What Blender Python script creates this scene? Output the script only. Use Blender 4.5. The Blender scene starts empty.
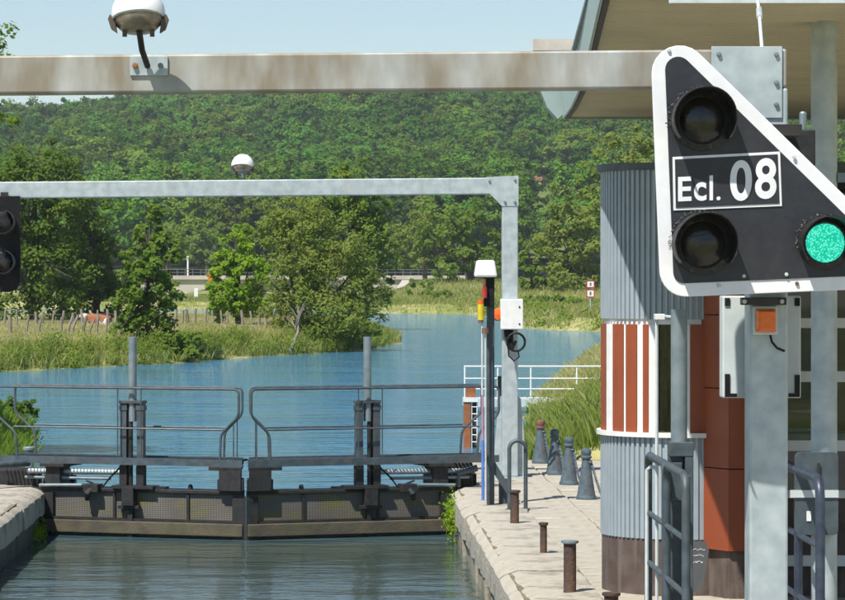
import bpy, math, random
import numpy as np
from mathutils import Vector

SC = bpy.context.scene
COL = SC.collection
R = math.radians

# ------------------------------------------------------------------ camera, sky, sun, exposure
F = 3120.0            # focal length in pixels of the 845 x 600 photograph
CX, CY = 328.0, 276.0  # where the lock's own direction vanishes in it
EYE = 2.7             # eye height over the quay (quay top is z = 0)
cam_d = bpy.data.cameras.new('camera')
cam = bpy.data.objects.new('camera', cam_d); COL.objects.link(cam)
cam.location = (0, 0, EYE); cam.rotation_euler = (R(90), 0, 0)
cam_d.sensor_fit = 'HORIZONTAL'; cam_d.sensor_width = 36.0
cam_d.lens = 36.0 * F / 845.0
cam_d.shift_x = (422.5 - CX) / 845.0
cam_d.shift_y = -(300.0 - CY) / 845.0
cam_d.clip_start = 0.5; cam_d.clip_end = 12000
SC.camera = cam

SUN_EL, SUN_AZ = 58.0, 37.0     # sun behind the camera, to the left of it
world = bpy.data.worlds.new('World'); SC.world = world; world.use_nodes = True
wn = world.node_tree; wn.nodes.clear()
sky = wn.nodes.new('ShaderNodeTexSky'); sky.sky_type = 'NISHITA'; sky.sun_disc = False
sky.sun_elevation = R(SUN_EL); sky.sun_rotation = R(180 + SUN_AZ)
sky.air_density = 1.0; sky.dust_density = 0.15; sky.ozone_density = 2.2; sky.altitude = 100
bg = wn.nodes.new('ShaderNodeBackground'); bg.inputs['Strength'].default_value = 0.092
wo = wn.nodes.new('ShaderNodeOutputWorld')
wn.links.new(sky.outputs[0], bg.inputs[0]); wn.links.new(bg.outputs[0], wo.inputs[0])
sl = bpy.data.lights.new('sun', 'SUN'); sun = bpy.data.objects.new('sun', sl); COL.objects.link(sun)
sl.energy = 5.0; sl.angle = R(0.5); sl.color = (1.0, 0.955, 0.88)
sdir = Vector((-math.sin(R(SUN_AZ)) * math.cos(R(SUN_EL)), -math.cos(R(SUN_AZ)) * math.cos(R(SUN_EL)), math.sin(R(SUN_EL))))
sun.rotation_euler = sdir.to_track_quat('Z', 'Y').to_euler(); sun.location = (-30, -60, 90)
SC.view_settings.view_transform = 'Standard'; SC.view_settings.look = 'None'
SC.view_settings.exposure = 0.40; SC.view_settings.gamma = 1.0
SC.render.engine = 'CYCLES'
SC.cycles.use_denoising = True
SC.cycles.use_adaptive_sampling = True; SC.cycles.adaptive_threshold = 0.025
SC.cycles.max_bounces = 5; SC.cycles.diffuse_bounces = 2; SC.cycles.glossy_bounces = 2
SC.cycles.transmission_bounces = 4; SC.cycles.transparent_max_bounces = 8; SC.cycles.volume_bounces = 0
SC.cycles.caustics_reflective = False; SC.cycles.caustics_refractive = False

# ------------------------------------------------------------------ helpers
def P(px, py, Y):
    s = F / Y
    return Vector(((px - CX) / s, Y, EYE - (py - CY) / s))

ORG = {}
def link(o, parent=None):
    COL.objects.link(o)
    if parent is not None: o.parent = parent
    return o
def tag(o, label=None, cat=None, group=None, kind=None):
    if label: o['label'] = label
    if cat: o['category'] = cat
    if group: o['group'] = group
    if kind: o['kind'] = kind
    return o
def thing(name, label, cat, loc, group=None):
    o = bpy.data.objects.new(name, None); o.empty_display_size = 0.1
    link(o); o.location = loc; ORG[o.name] = Vector(loc)
    return tag(o, label, cat, group)
def root_org(o):
    while o is not None and o.name not in ORG: o = o.parent
    return ORG[o.name] if o is not None else Vector((0, 0, 0))
def copy_tree(o, parent=None):
    c = o.copy(); link(c, parent)
    for ch in o.children: copy_tree(ch, c)
    return c

class MB:
    def __init__(self): self.v = []; self.f = []
    def add(self, vs, fs):
        b = len(self.v); self.v += [Vector(p) for p in vs]; self.f += [tuple(b + i for i in f) for f in fs]; return self
    def hexa(self, p):   # 8 points: bottom 4 ccw, top 4 ccw
        return self.add(p, [(3, 2, 1, 0), (4, 5, 6, 7), (0, 1, 5, 4), (1, 2, 6, 5), (2, 3, 7, 6), (3, 0, 4, 7)])
    def box(self, x0, x1, y0, y1, z0, z1):
        return self.hexa([(x0, y0, z0), (x1, y0, z0), (x1, y1, z0), (x0, y1, z0), (x0, y0, z1), (x1, y0, z1), (x1, y1, z1), (x0, y1, z1)])
    def bar(self, a, b, w, h, up=(0, 0, 1)):   # rectangular bar from a to b
        a = Vector(a); b = Vector(b); d = (b - a).normalized(); u = Vector(up)
        sdx = d.cross(u)
        if sdx.length < 1e-4: sdx = d.cross(Vector((1, 0, 0)))
        sdx.normalize(); u = sdx.cross(d).normalized()
        q = [(-1, -1), (1, -1), (1, 1), (-1, 1)]
        A = [a + sdx * (i * w / 2) + u * (j * h / 2) for i, j in q]; B = [b + sdx * (i * w / 2) + u * (j * h / 2) for i, j in q]
        return self.add(A + B, [(0, 1, 2, 3), (7, 6, 5, 4), (0, 4, 5, 1), (1, 5, 6, 2), (2, 6, 7, 3), (3, 7, 4, 0)])
    def tube(self, path, r, n=8, cap=True):
        path = [Vector(p) for p in path]; m = len(path)
        rr = r if isinstance(r, (list, tuple)) else [r] * m
        rings = []; ref = None
        for i, p in enumerate(path):
            d = (path[min(i + 1, m - 1)] - path[max(i - 1, 0)]).normalized()
            if ref is None: ref = Vector((0, 0, 1)) if abs(d.z) < 0.9 else Vector((1, 0, 0))
            a = d.cross(ref)
            if a.length < 1e-4: a = d.cross(Vector((0, 1, 0.01)))
            a.normalize(); b = a.cross(d).normalized(); ref = b
            rings.append([p + (a * math.cos(2 * math.pi * k / n) + b * math.sin(2 * math.pi * k / n)) * rr[i] for k in range(n)])
        vs = [q for g in rings for q in g]
        fs = [(i * n + k, (i + 1) * n + k, (i + 1) * n + (k + 1) % n, i * n + (k + 1) % n) for i in range(m - 1) for k in range(n)]
        if cap: fs += [tuple(range(n)), tuple(reversed(range((m - 1) * n, m * n)))]
        return self.add(vs, fs)
    def lathe(self, prof, c=(0, 0, 0), n=20, axis=None, a0=0, a1=2 * math.pi):
        c = Vector(c); closed = abs(a1 - a0 - 2 * math.pi) < 1e-6; nn = n if closed else n + 1
        ax = Vector(axis).normalized() if axis else Vector((0, 0, 1))
        ux = ax.orthogonal().normalized() if axis else Vector((1, 0, 0)); uy = ax.cross(ux)
        vs = []
        for r, z in prof:
            for k in range(nn):
                t = a0 + (a1 - a0) * k / n
                vs.append(c + ax * z + (ux * math.cos(t) + uy * math.sin(t)) * r)
        fs = []
        for i in range(len(prof) - 1):
            for k in range(n):
                k2 = (k + 1) % nn
                fs.append((i * nn + k, i * nn + k2, (i + 1) * nn + k2, (i + 1) * nn + k))
        if closed:
            if prof[0][0] > 1e-5: fs.append(tuple(reversed(range(nn))))
            if prof[-1][0] > 1e-5: fs.append(tuple(range((len(prof) - 1) * nn, len(prof) * nn)))
        return self.add(vs, fs)
    def prism(self, poly, ext):
        n = len(poly); e = Vector(ext); poly = [Vector(p) for p in poly]
        vs = poly + [p + e for p in poly]
        return self.add(vs, [tuple(range(n)), tuple(reversed(range(n, 2 * n)))] + [(i, i + n, (i + 1) % n + n, (i + 1) % n) for i in range(n)])
    def build(self, name, m, parent=None, smooth=False, bevel=0, org=None):
        o0 = Vector(org) if org is not None else root_org(parent)
        me = bpy.data.meshes.new(name)
        me.from_pydata([tuple(p - o0) for p in self.v], [], self.f)
        me.update()
        import bmesh
        bm = bmesh.new(); bm.from_mesh(me)
        bmesh.ops.recalc_face_normals(bm, faces=bm.faces); bm.to_mesh(me); bm.free()
        me.materials.append(M[m] if isinstance(m, str) else m)
        if smooth:
            me.polygons.foreach_set('use_smooth', [True] * len(me.polygons))
            try: me.set_sharp_from_angle(angle=R(38))
            except Exception: pass
        o = bpy.data.objects.new(name, me); link(o, parent)
        if parent is None:
            o.location = o0; ORG[o.name] = o0
        if bevel:
            b = o.modifiers.new('bevel', 'BEVEL'); b.width = bevel; b.segments = 2; b.limit_method = 'ANGLE'; b.angle_limit = R(35)
        return o

def np_mesh(name, verts, faces, m, tint=None, parent=None, loc=None):
    nv, k = len(verts), faces.shape[1]
    me = bpy.data.meshes.new(name)
    me.vertices.add(nv); me.vertices.foreach_set('co', verts.astype(np.float32).ravel())
    nf = len(faces); me.loops.add(nf * k); me.loops.foreach_set('vertex_index', faces.astype(np.int32).ravel())
    me.polygons.add(nf); me.polygons.foreach_set('loop_start', np.arange(0, nf * k, k, dtype=np.int32))
    try: me.polygons.foreach_set('loop_total', np.full(nf, k, dtype=np.int32))
    except Exception: pass
    me.update(calc_edges=True)
    if tint is not None:
        a = me.attributes.new('tint', 'FLOAT', 'POINT'); a.data.foreach_set('value', tint.astype(np.float32))
    me.materials.append(M[m] if isinstance(m, str) else m)
    o = bpy.data.objects.new(name, me)
    if loc is not None: o.location = loc
    return o

# ------------------------------------------------------------------ materials
M = {}
def nodes(name):
    m = bpy.data.materials.new(name); m.use_nodes = True; nt = m.node_tree; nt.nodes.clear()
    out = nt.nodes.new('ShaderNodeOutputMaterial'); M[name] = m
    return m, nt, out
def mixcol(nt, fac, a, b):
    x = nt.nodes.new('ShaderNodeMix'); x.data_type = 'RGBA'
    for sock, val in ((x.inputs[0], fac), (x.inputs[6], a), (x.inputs[7], b)):
        if isinstance(val, (int, float)): sock.default_value = val
        elif isinstance(val, tuple): sock.default_value = (*val, 1) if len(val) == 3 else val
        else: nt.links.new(val, sock)
    return x.outputs[2]
def ramp(nt, fac, lo, hi):
    r = nt.nodes.new('ShaderNodeMapRange'); r.inputs[1].default_value = lo; r.inputs[2].default_value = hi; r.clamp = True
    nt.links.new(fac, r.inputs[0]); return r.outputs[0]
def noise(nt, scale, detail=4, stretch=None, vec=None):
    t = nt.nodes.new('ShaderNodeTexCoord'); n = nt.nodes.new('ShaderNodeTexNoise')
    n.inputs['Scale'].default_value = scale; n.inputs['Detail'].default_value = detail
    v = t.outputs['Object']
    if stretch:
        mp = nt.nodes.new('ShaderNodeMapping'); mp.inputs['Scale'].default_value = stretch
        nt.links.new(v, mp.inputs[0]); v = mp.outputs[0]
    nt.links.new(v, n.inputs['Vector']); return n.outputs['Fac']
def solid(name, c, c2=None, rough=0.6, metal=0.0, scale=6, lo=0.35, hi=0.65, stain=None, stain_amt=0.6, stain_stretch=(1, 1, 0.15), stain_scale=8,
          stain_lo=0.5, stain_hi=0.72, bump=0.0, bump_scale=40, spec=0.5, coat=0, detail=5):
    m, nt, out = nodes(name)
    b = nt.nodes.new('ShaderNodeBsdfPrincipled'); nt.links.new(b.outputs[0], out.inputs[0])
    c2 = c2 or tuple(x * 0.75 for x in c)
    col = mixcol(nt, ramp(nt, noise(nt, scale, detail), lo, hi), c, c2)
    if stain:
        k = nt.nodes.new('ShaderNodeMath'); k.operation = 'MULTIPLY'; k.inputs[1].default_value = stain_amt
        nt.links.new(ramp(nt, noise(nt, stain_scale, 6, stain_stretch), stain_lo, stain_hi), k.inputs[0])
        col = mixcol(nt, k.outputs[0], col, stain)
    nt.links.new(col, b.inputs['Base Color'])
    b.inputs['Metallic'].default_value = metal; b.inputs['Specular IOR Level'].default_value = spec
    rr = nt.nodes.new('ShaderNodeMapRange'); rr.inputs[3].default_value = max(0.02, rough - 0.1); rr.inputs[4].default_value = min(1, rough + 0.12)
    nt.links.new(noise(nt, scale * 3, 3), rr.inputs[0]); nt.links.new(rr.outputs[0], b.inputs['Roughness'])
    if coat: b.inputs['Coat Weight'].default_value = coat
    if bump:
        bp = nt.nodes.new('ShaderNodeBump'); bp.inputs['Strength'].default_value = bump; bp.inputs['Distance'].default_value = 0.02
        nt.links.new(noise(nt, bump_scale, 6), bp.inputs['Height']); nt.links.new(bp.outputs[0], b.inputs['Normal'])
    return m
def leafmat(name, c1, c2, c3, trans=0.35, scale=0.5, rand=0.0):
    m, nt, out = nodes(name)
    at = nt.nodes.new('ShaderNodeAttribute'); at.attribute_name = 'tint'
    col = mixcol(nt, at.outputs['Fac'], c1, c2)
    col = mixcol(nt, ramp(nt, noise(nt, scale, 3), 0.42, 0.68), col, c3)
    if rand:
        oi = nt.nodes.new('ShaderNodeObjectInfo'); h = nt.nodes.new('ShaderNodeHueSaturation')
        a = nt.nodes.new('ShaderNodeMapRange'); a.inputs[3].default_value = 0.5 - 0.035 * rand; a.inputs[4].default_value = 0.5 + 0.03 * rand
        b_ = nt.nodes.new('ShaderNodeMapRange'); b_.inputs[3].default_value = 1 - 0.45 * rand; b_.inputs[4].default_value = 1 + 0.5 * rand
        mu = nt.nodes.new('ShaderNodeMath'); mu.operation = 'FRACT'; m2 = nt.nodes.new('ShaderNodeMath'); m2.operation = 'MULTIPLY'; m2.inputs[1].default_value = 17.3
        nt.links.new(oi.outputs['Random'], m2.inputs[0]); nt.links.new(m2.outputs[0], mu.inputs[0])
        nt.links.new(oi.outputs['Random'], a.inputs[0]); nt.links.new(mu.outputs[0], b_.inputs[0])
        nt.links.new(a.outputs[0], h.inputs['Hue']); nt.links.new(b_.outputs[0], h.inputs['Value']); nt.links.new(col, h.inputs['Color'])
        col = h.outputs[0]
    d = nt.nodes.new('ShaderNodeBsdfPrincipled'); d.inputs['Roughness'].default_value = 0.55; d.inputs['Specular IOR Level'].default_value = 0.1
    t = nt.nodes.new('ShaderNodeBsdfTranslucent'); mx = nt.nodes.new('ShaderNodeMixShader'); mx.inputs[0].default_value = trans
    nt.links.new(col, d.inputs['Base Color']); nt.links.new(col, t.inputs[0])
    nt.links.new(d.outputs[0], mx.inputs[1]); nt.links.new(t.outputs[0], mx.inputs[2]); nt.links.new(mx.outputs[0], out.inputs[0])
    return m

solid('galvanised', (0.37, 0.43, 0.445), (0.50, 0.56, 0.565), 0.5, 0.25, 9, stain=(0.33, 0.33, 0.30), stain_amt=0.35)
solid('galvanised_stained', (0.44, 0.47, 0.46), (0.53, 0.55, 0.52), 0.55, 0.2, 7, stain=(0.23, 0.18, 0.115), stain_amt=0.85, stain_stretch=(2.2, 1, .7), stain_scale=2.4, stain_lo=0.25, stain_hi=0.62, detail=8)
solid('galvanised_dark', (0.17, 0.22, 0.24), (0.24, 0.29, 0.31), 0.5, 0.3, 8)
solid('steel_paint', (0.045, 0.065, 0.078), (0.08, 0.105, 0.12), 0.5, 0.1, 10, stain=(0.10, 0.07, 0.05), stain_amt=0.5)
solid('navy_paint', (0.025, 0.035, 0.06), (0.05, 0.065, 0.09), 0.4, 0.1, 10)
solid('dark_machinery', (0.012, 0.013, 0.014), (0.028, 0.028, 0.027), 0.65, 0.1, 14, stain=(0.05, 0.033, 0.02), stain_amt=0.5)
solid('bollard_paint', (0.05, 0.08, 0.10), (0.095, 0.13, 0.15), 0.6, 0.0, 22, stain=(0.16, 0.09, 0.06), stain_amt=0.35, bump=0.2)
solid('rusty_iron', (0.10, 0.06, 0.045), (0.05, 0.035, 0.03), 0.85, 0.1, 20, stain=(0.20, 0.10, 0.05), stain_amt=0.5, bump=0.4)
solid('pile_rust', (0.36, 0.13, 0.045), (0.26, 0.09, 0.035), 0.85, 0, 10, stain=(0.12, 0.06, 0.04), stain_amt=0.6)
solid('white_paint', (0.80, 0.80, 0.78), (0.72, 0.73, 0.71), 0.45, 0, 9, stain=(0.55, 0.53, 0.48), stain_amt=0.25)
solid('pale_paint', (0.58, 0.63, 0.63), (0.50, 0.55, 0.55), 0.5, 0, 9, stain=(0.35, 0.33, 0.28), stain_amt=0.3)
solid('white_reflective', (0.82, 0.82, 0.82), (0.76, 0.77, 0.78), 0.4, 0, 14, stain=(0.5, 0.5, 0.49), stain_amt=0.2)
solid('sign_black', (0.022, 0.023, 0.029), (0.030, 0.031, 0.037), 0.42, 0, 20, spec=0.45, stain=(0.05, 0.05, 0.05), stain_amt=0.25, stain_stretch=(1, 1, 0.4))
solid('hood_black', (0.008, 0.008, 0.009), (0.02, 0.02, 0.02), 0.55, 0, 40, stain=(0.16, 0.15, 0.13), stain_amt=0.35, stain_stretch=(1, 1, 1), stain_scale=30, stain_lo=0.55)
solid('hood_dust', (0.17, 0.165, 0.15), (0.03, 0.03, 0.03), 0.8, 0, 60, lo=0.45, hi=0.55)
solid('lens_dark', (0.012, 0.011, 0.010), (0.03, 0.027, 0.022), 0.15, 0, 9, bump=0.12, bump_scale=45)
solid('black_rubber', (0.006, 0.006, 0.007), (0.013, 0.013, 0.013), 0.6, spec=.25)
solid('concrete_brown', (0.075, 0.052, 0.042), (0.12, 0.09, 0.075), 0.85, 0, 5, stain=(0.19, 0.16, 0.135), stain_amt=0.5, stain_stretch=(3, 3, 0.3), stain_scale=5, bump=0.15)
solid('rust_panel', (0.30, 0.066, 0.020), (0.26, 0.058, 0.020), 0.5, 0, 3, stain=(0.19, 0.05, 0.025), stain_amt=0.35, stain_stretch=(2, 2, .3))
solid('corrugated', (0.36, 0.42, 0.46), (0.32, 0.38, 0.42), 0.45, 0.15, 6, stain=(0.25, 0.28, 0.30), stain_amt=0.3)
solid('fascia', (0.30, 0.39, 0.37), (0.34, 0.43, 0.41), 0.5, 0, 5, stain=(0.22, 0.26, 0.24), stain_amt=0.25)
solid('soffit', (0.60, 0.53, 0.36), (0.53, 0.47, 0.33), 0.6, 0, 2, stain=(0.45, 0.38, 0.25), stain_amt=0.3, stain_stretch=(.3, 2, 1), stain_scale=2)
solid('dark_brown', (0.03, 0.022, 0.017), None, 0.6)
solid('timber', (0.07, 0.06, 0.042), (0.11, 0.09, 0.055), 0.85, 0, 6, stain=(0.09, 0.10, 0.035), stain_amt=0.6, stain_stretch=(.3, 1, 1), stain_scale=5, bump=0.3)
solid('limestone', (0.36, 0.325, 0.26), (0.47, 0.435, 0.355), 0.9, 0, 3.5, stain=(0.14, 0.12, 0.09), stain_amt=0.85, stain_stretch=(1, 1, 1), stain_scale=3.4, bump=0.9, bump_scale=16, detail=8)
solid('limestone_wall', (0.30, 0.26, 0.19), (0.40, 0.35, 0.26), 0.9, 0, 4, stain=(0.12, 0.11, 0.07), stain_amt=0.8, stain_stretch=(1, 1, .35), stain_scale=2.8, bump=0.6, bump_scale=14, detail=8)
solid('shaded_wall', (0.085, 0.082, 0.062), (0.14, 0.13, 0.10), 0.85, 0, 4, stain=(0.035, 0.045, 0.022), stain_amt=0.8, stain_stretch=(1, 1, .35), stain_scale=2.8, bump=0.6, bump_scale=14, detail=8)  # shade of the left lock wall is put into this stone colour
solid('paver', (0.36, 0.325, 0.255), (0.44, 0.40, 0.325), 0.9, 0, 2.6, stain=(0.20, 0.175, 0.13), stain_amt=0.7, stain_stretch=(1.6, .8, 1), stain_scale=2.2, bump=0.3, bump_scale=25)
solid('joint_dirt', (0.16, 0.13, 0.085), (0.24, 0.20, 0.14), 0.95, 0, 6, stain=(0.09, 0.11, 0.035), stain_amt=0.6, stain_stretch=(1, 1, 1), stain_scale=2)
solid('bridge_stone', (0.50, 0.46, 0.38), (0.42, 0.39, 0.33), 0.9, 0, .4)
solid('asphalt_grey', (0.16, 0.16, 0.165), None, 0.9)
solid('bark', (0.10, 0.08, 0.055), (0.06, 0.05, 0.035), 0.95, 0, 8, bump=0.5)
solid('pale_bark', (0.30, 0.26, 0.20), (0.22, 0.19, 0.15), 0.95, 0, 8)
solid('post_wood', (0.30, 0.26, 0.21), (0.19, 0.16, 0.125), 0.9, 0, 3)
solid('orange_plastic', (0.85, 0.16, 0.008), (0.75, 0.11, 0.006), 0.25, 0, 30, coat=0.4)
solid('yellow_label', (0.75, 0.60, 0.02), None, 0.5)
solid('red_paint', (0.45, 0.035, 0.03), None, 0.5)
solid('blue_paint', (0.10, 0.22, 0.60), None, 0.45)
solid('pink_paint', (0.50, 0.26, 0.36), None, 0.45)
solid('copper_brown', (0.24, 0.11, 0.07), None, 0.5, 0.2)
solid('roof_red', (0.30, 0.13, 0.085), None, 0.9)
solid('house_wall', (0.62, 0.56, 0.48), None, 0.9)
solid('rape_yellow', (0.42, 0.39, 0.06), (0.36, 0.35, 0.08), 0.95, 0, .2)
solid('dome_white', (0.82, 0.82, 0.81), (0.78, 0.78, 0.77), 0.35, 0, 12)
solid('lamp_bowl', (0.34, 0.31, 0.25), (0.24, 0.20, 0.15), 0.28, 0.3, 18, stain=(0.12, 0.08, 0.05), stain_amt=0.6, stain_stretch=(1, 1, 1), stain_scale=12)
solid('lamp_clip', (0.11, 0.085, 0.065), None, 0.7)
solid('slate', (0.03, 0.035, 0.04), None, 0.6)
solid('chalk', (0.7, 0.72, 0.72), None, 0.9)
solid('facade_grey', (0.25, 0.28, 0.30), None, 0.6)
solid('interior_blue', (0.04, 0.09, 0.30), None, 0.6)
solid('interior_grey', (0.10, 0.11, 0.12), None, 0.7)
solid('cow_hide', (0.30, 0.10, 0.045), (0.75, 0.70, 0.64), 0.8, 0, 1.6, lo=0.54, hi=0.57, detail=1)
solid('lead_cap', (0.10, 0.12, 0.14), None, 0.6)

m, nt, out = nodes('glass_dark')
b = nt.nodes.new('ShaderNodeBsdfPrincipled'); b.inputs['Base Color'].default_value = (0.02, 0.028, 0.035, 1); b.inputs['Roughness'].default_value = 0.04
b.inputs['Specular IOR Level'].default_value = 0.7; nt.links.new(b.outputs[0], out.inputs[0])
m, nt, out = nodes('window_glass')
g = nt.nodes.new('ShaderNodeBsdfGlossy'); g.inputs['Roughness'].default_value = 0.02; t = nt.nodes.new('ShaderNodeBsdfTransparent'); t.inputs[0].default_value = (.75, .8, .82, 1)
fr = nt.nodes.new('ShaderNodeFresnel'); fr.inputs[0].default_value = 1.5; mx = nt.nodes.new('ShaderNodeMixShader')
nt.links.new(fr.outputs[0], mx.inputs[0]); nt.links.new(t.outputs[0], mx.inputs[1]); nt.links.new(g.outputs[0], mx.inputs[2]); nt.links.new(mx.outputs[0], out.inputs[0])

# green lamp: many small bright diodes in a lens
m, nt, out = nodes('green_light')
tc = nt.nodes.new('ShaderNodeTexCoord'); vo = nt.nodes.new('ShaderNodeTexVoronoi'); vo.inputs['Scale'].default_value = 88
nt.links.new(tc.outputs['Object'], vo.inputs['Vector'])
em = nt.nodes.new('ShaderNodeEmission'); em.inputs[1].default_value = 0.95
nt.links.new(mixcol(nt, ramp(nt, vo.outputs['Distance'], 0.15, 0.6), (0.16, 0.95, 0.66), (0.01, 0.48, 0.31)), em.inputs[0]); nt.links.new(em.outputs[0], out.inputs[0])

# gate face: chequer-stamped sheet with dirt and algae
m, nt, out = nodes('gate_sheet')
b = nt.nodes.new('ShaderNodeBsdfPrincipled'); nt.links.new(b.outputs[0], out.inputs[0]); b.inputs['Roughness'].default_value = 0.75
tc = nt.nodes.new('ShaderNodeTexCoord'); br = nt.nodes.new('ShaderNodeTexBrick'); br.inputs['Scale'].default_value = 1.0
br.offset = 0.0; br.inputs['Brick Width'].default_value = 0.034; br.inputs['Row Height'].default_value = 0.026; br.inputs['Mortar Size'].default_value = 0.004; br.inputs['Mortar Smooth'].default_value = 0.6
mp = nt.nodes.new('ShaderNodeMapping'); mp.inputs['Rotation'].default_value = (R(90), 0, 0)
nt.links.new(tc.outputs['Object'], mp.inputs[0]); nt.links.new(mp.outputs[0], br.inputs['Vector'])
dirt = mixcol(nt, ramp(nt, noise(nt, 2.2, 6), 0.35, 0.65), (0.17, 0.155, 0.13), (0.11, 0.10, 0.09))
alg = mixcol(nt, ramp(nt, noise(nt, 3.0, 6, (.6, 1, 2.2)), 0.50, 0.66), dirt, (0.17, 0.155, 0.04))
nt.links.new(mixcol(nt, br.outputs['Fac'], alg, (0.07, 0.062, 0.05)), b.inputs['Base Color'])
bp = nt.nodes.new('ShaderNodeBump'); bp.invert = True; bp.inputs['Strength'].default_value = 0.4; bp.inputs['Distance'].default_value = 0.01
nt.links.new(br.outputs['Fac'], bp.inputs['Height']); nt.links.new(bp.outputs[0], b.inputs['Normal'])

# water
m, nt, out = nodes('water')
b = nt.nodes.new('ShaderNodeBsdfPrincipled'); nt.links.new(b.outputs[0], out.inputs[0])
b.inputs['Roughness'].default_value = 0.05; b.inputs['IOR'].default_value = 1.333
b1 = nt.nodes.new('ShaderNodeBump'); b1.inputs['Distance'].default_value = 1.0; b1.inputs['Strength'].default_value = 1.0
h = nt.nodes.new('ShaderNodeMath'); h.operation = 'ADD'
def wav(sc, st, amp):
    k = nt.nodes.new('ShaderNodeMath'); k.operation = 'MULTIPLY'; k.inputs[1].default_value = amp
    nt.links.new(noise(nt, sc, 3, st), k.inputs[0]); return k.outputs[0]
a1 = wav(1.15, (.7, 1.7, 1), 0.17); a2 = wav(5.0, (1.0, 1.7, 1), 0.04)
nt.links.new(a1, h.inputs[0]); nt.links.new(a2, h.inputs[1])
tc = nt.nodes.new('ShaderNodeTexCoord'); sp = nt.nodes.new('ShaderNodeSeparateXYZ'); nt.links.new(tc.outputs['Object'], sp.inputs[0])
calm = nt.nodes.new('ShaderNodeMapRange'); calm.inputs[1].default_value = 37.0; calm.inputs[2].default_value = 60.0   # sheltered chamber, breezy river
calm.inputs[3].default_value = 0.27; calm.inputs[4].default_value = 1.0; nt.links.new(sp.outputs[1], calm.inputs[0])
hm = nt.nodes.new('ShaderNodeMath'); hm.operation = 'MULTIPLY'; gust = nt.nodes.new('ShaderNodeMapRange'); gust.inputs[1].default_value = .35; gust.inputs[2].default_value = .65; gust.inputs[3].default_value = .55; gust.inputs[4].default_value = 1.35
nt.links.new(noise(nt, .22, 4, (.35, 1, 1)), gust.inputs[0]); gm = nt.nodes.new('ShaderNodeMath'); gm.operation = 'MULTIPLY'
nt.links.new(calm.outputs[0], gm.inputs[0]); nt.links.new(gust.outputs[0], gm.inputs[1])
nt.links.new(h.outputs[0], hm.inputs[0]); nt.links.new(gm.outputs[0], hm.inputs[1])
sky_tint = nt.nodes.new('ShaderNodeMapRange'); sky_tint.inputs[1].default_value = 38.0; sky_tint.inputs[2].default_value = 44.0; nt.links.new(sp.outputs[1], sky_tint.inputs[0])
nt.links.new(mixcol(nt, sky_tint.outputs[0], (0.055, 0.082, 0.070), (0.055, 0.19, 0.30)), b.inputs['Base Color'])  # reflected sky blue put into the river's base colour, chamber greener and darker
nt.links.new(hm.outputs[0], b1.inputs['Height']); nt.links.new(b1.outputs[0], b.inputs['Normal'])

# ground
m, nt, out = nodes('meadow_soil')
b = nt.nodes.new('ShaderNodeBsdfPrincipled'); nt.links.new(b.outputs[0], out.inputs[0]); b.inputs['Roughness'].default_value = 1.0; b.inputs['Specular IOR Level'].default_value = 0.1
c = mixcol(nt, ramp(nt, noise(nt, 0.25, 6), 0.38, 0.62), (0.20, 0.22, 0.055), (0.42, 0.37, 0.17))
nt.links.new(mixcol(nt, ramp(nt, noise(nt, 2.0, 6), 0.40, 0.7), c, (0.11, 0.16, 0.03)), b.inputs['Base Color'])
solid('forest_floor', (0.035, 0.055, 0.018), (0.05, 0.07, 0.022), 1.0, 0, .05, spec=.1)
solid('hill_meadow', (0.105, 0.155, 0.04), (0.16, 0.18, 0.055), 1.0, 0, .08, spec=.1)

leafmat('leaf_dark', (0.06, 0.115, 0.012), (0.105, 0.18, 0.02), (0.145, 0.215, 0.028), 0.42)
leafmat('leaf_mid', (0.085, 0.15, 0.018), (0.15, 0.24, 0.03), (0.20, 0.28, 0.038), 0.45)
leafmat('leaf_bright', (0.13, 0.25, 0.012), (0.22, 0.36, 0.02), (0.26, 0.38, 0.025), 0.45)
leafmat('leaf_willow', (0.15, 0.20, 0.035), (0.27, 0.31, 0.065), (0.20, 0.28, 0.045), 0.48, .8)
leafmat('leaf_hill', (0.085, 0.175, 0.018), (0.13, 0.235, 0.022), (0.115, 0.215, 0.02), 0.42, .3, rand=.95)
leafmat('leaf_conifer', (0.030, 0.06, 0.024), (0.05, 0.085, 0.03), (0.045, 0.075, 0.026), 0.2, .3, rand=.5)
leafmat('grass_mixed', (0.17, 0.26, 0.03), (0.66, 0.58, 0.29), (0.40, 0.40, 0.14), 0.45, .35)
leafmat('grass_green', (0.12, 0.22, 0.025), (0.25, 0.34, 0.05), (0.17, 0.27, 0.035), 0.45, .5)
leafmat('grass_straw', (0.34, 0.30, 0.13), (0.48, 0.42, 0.20), (0.20, 0.22, 0.06), 0.3, .25)
leafmat('weed_leaf', (0.10, 0.18, 0.02), (0.19, 0.28, 0.035), (0.24, 0.30, 0.045), 0.4, .5)

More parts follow.
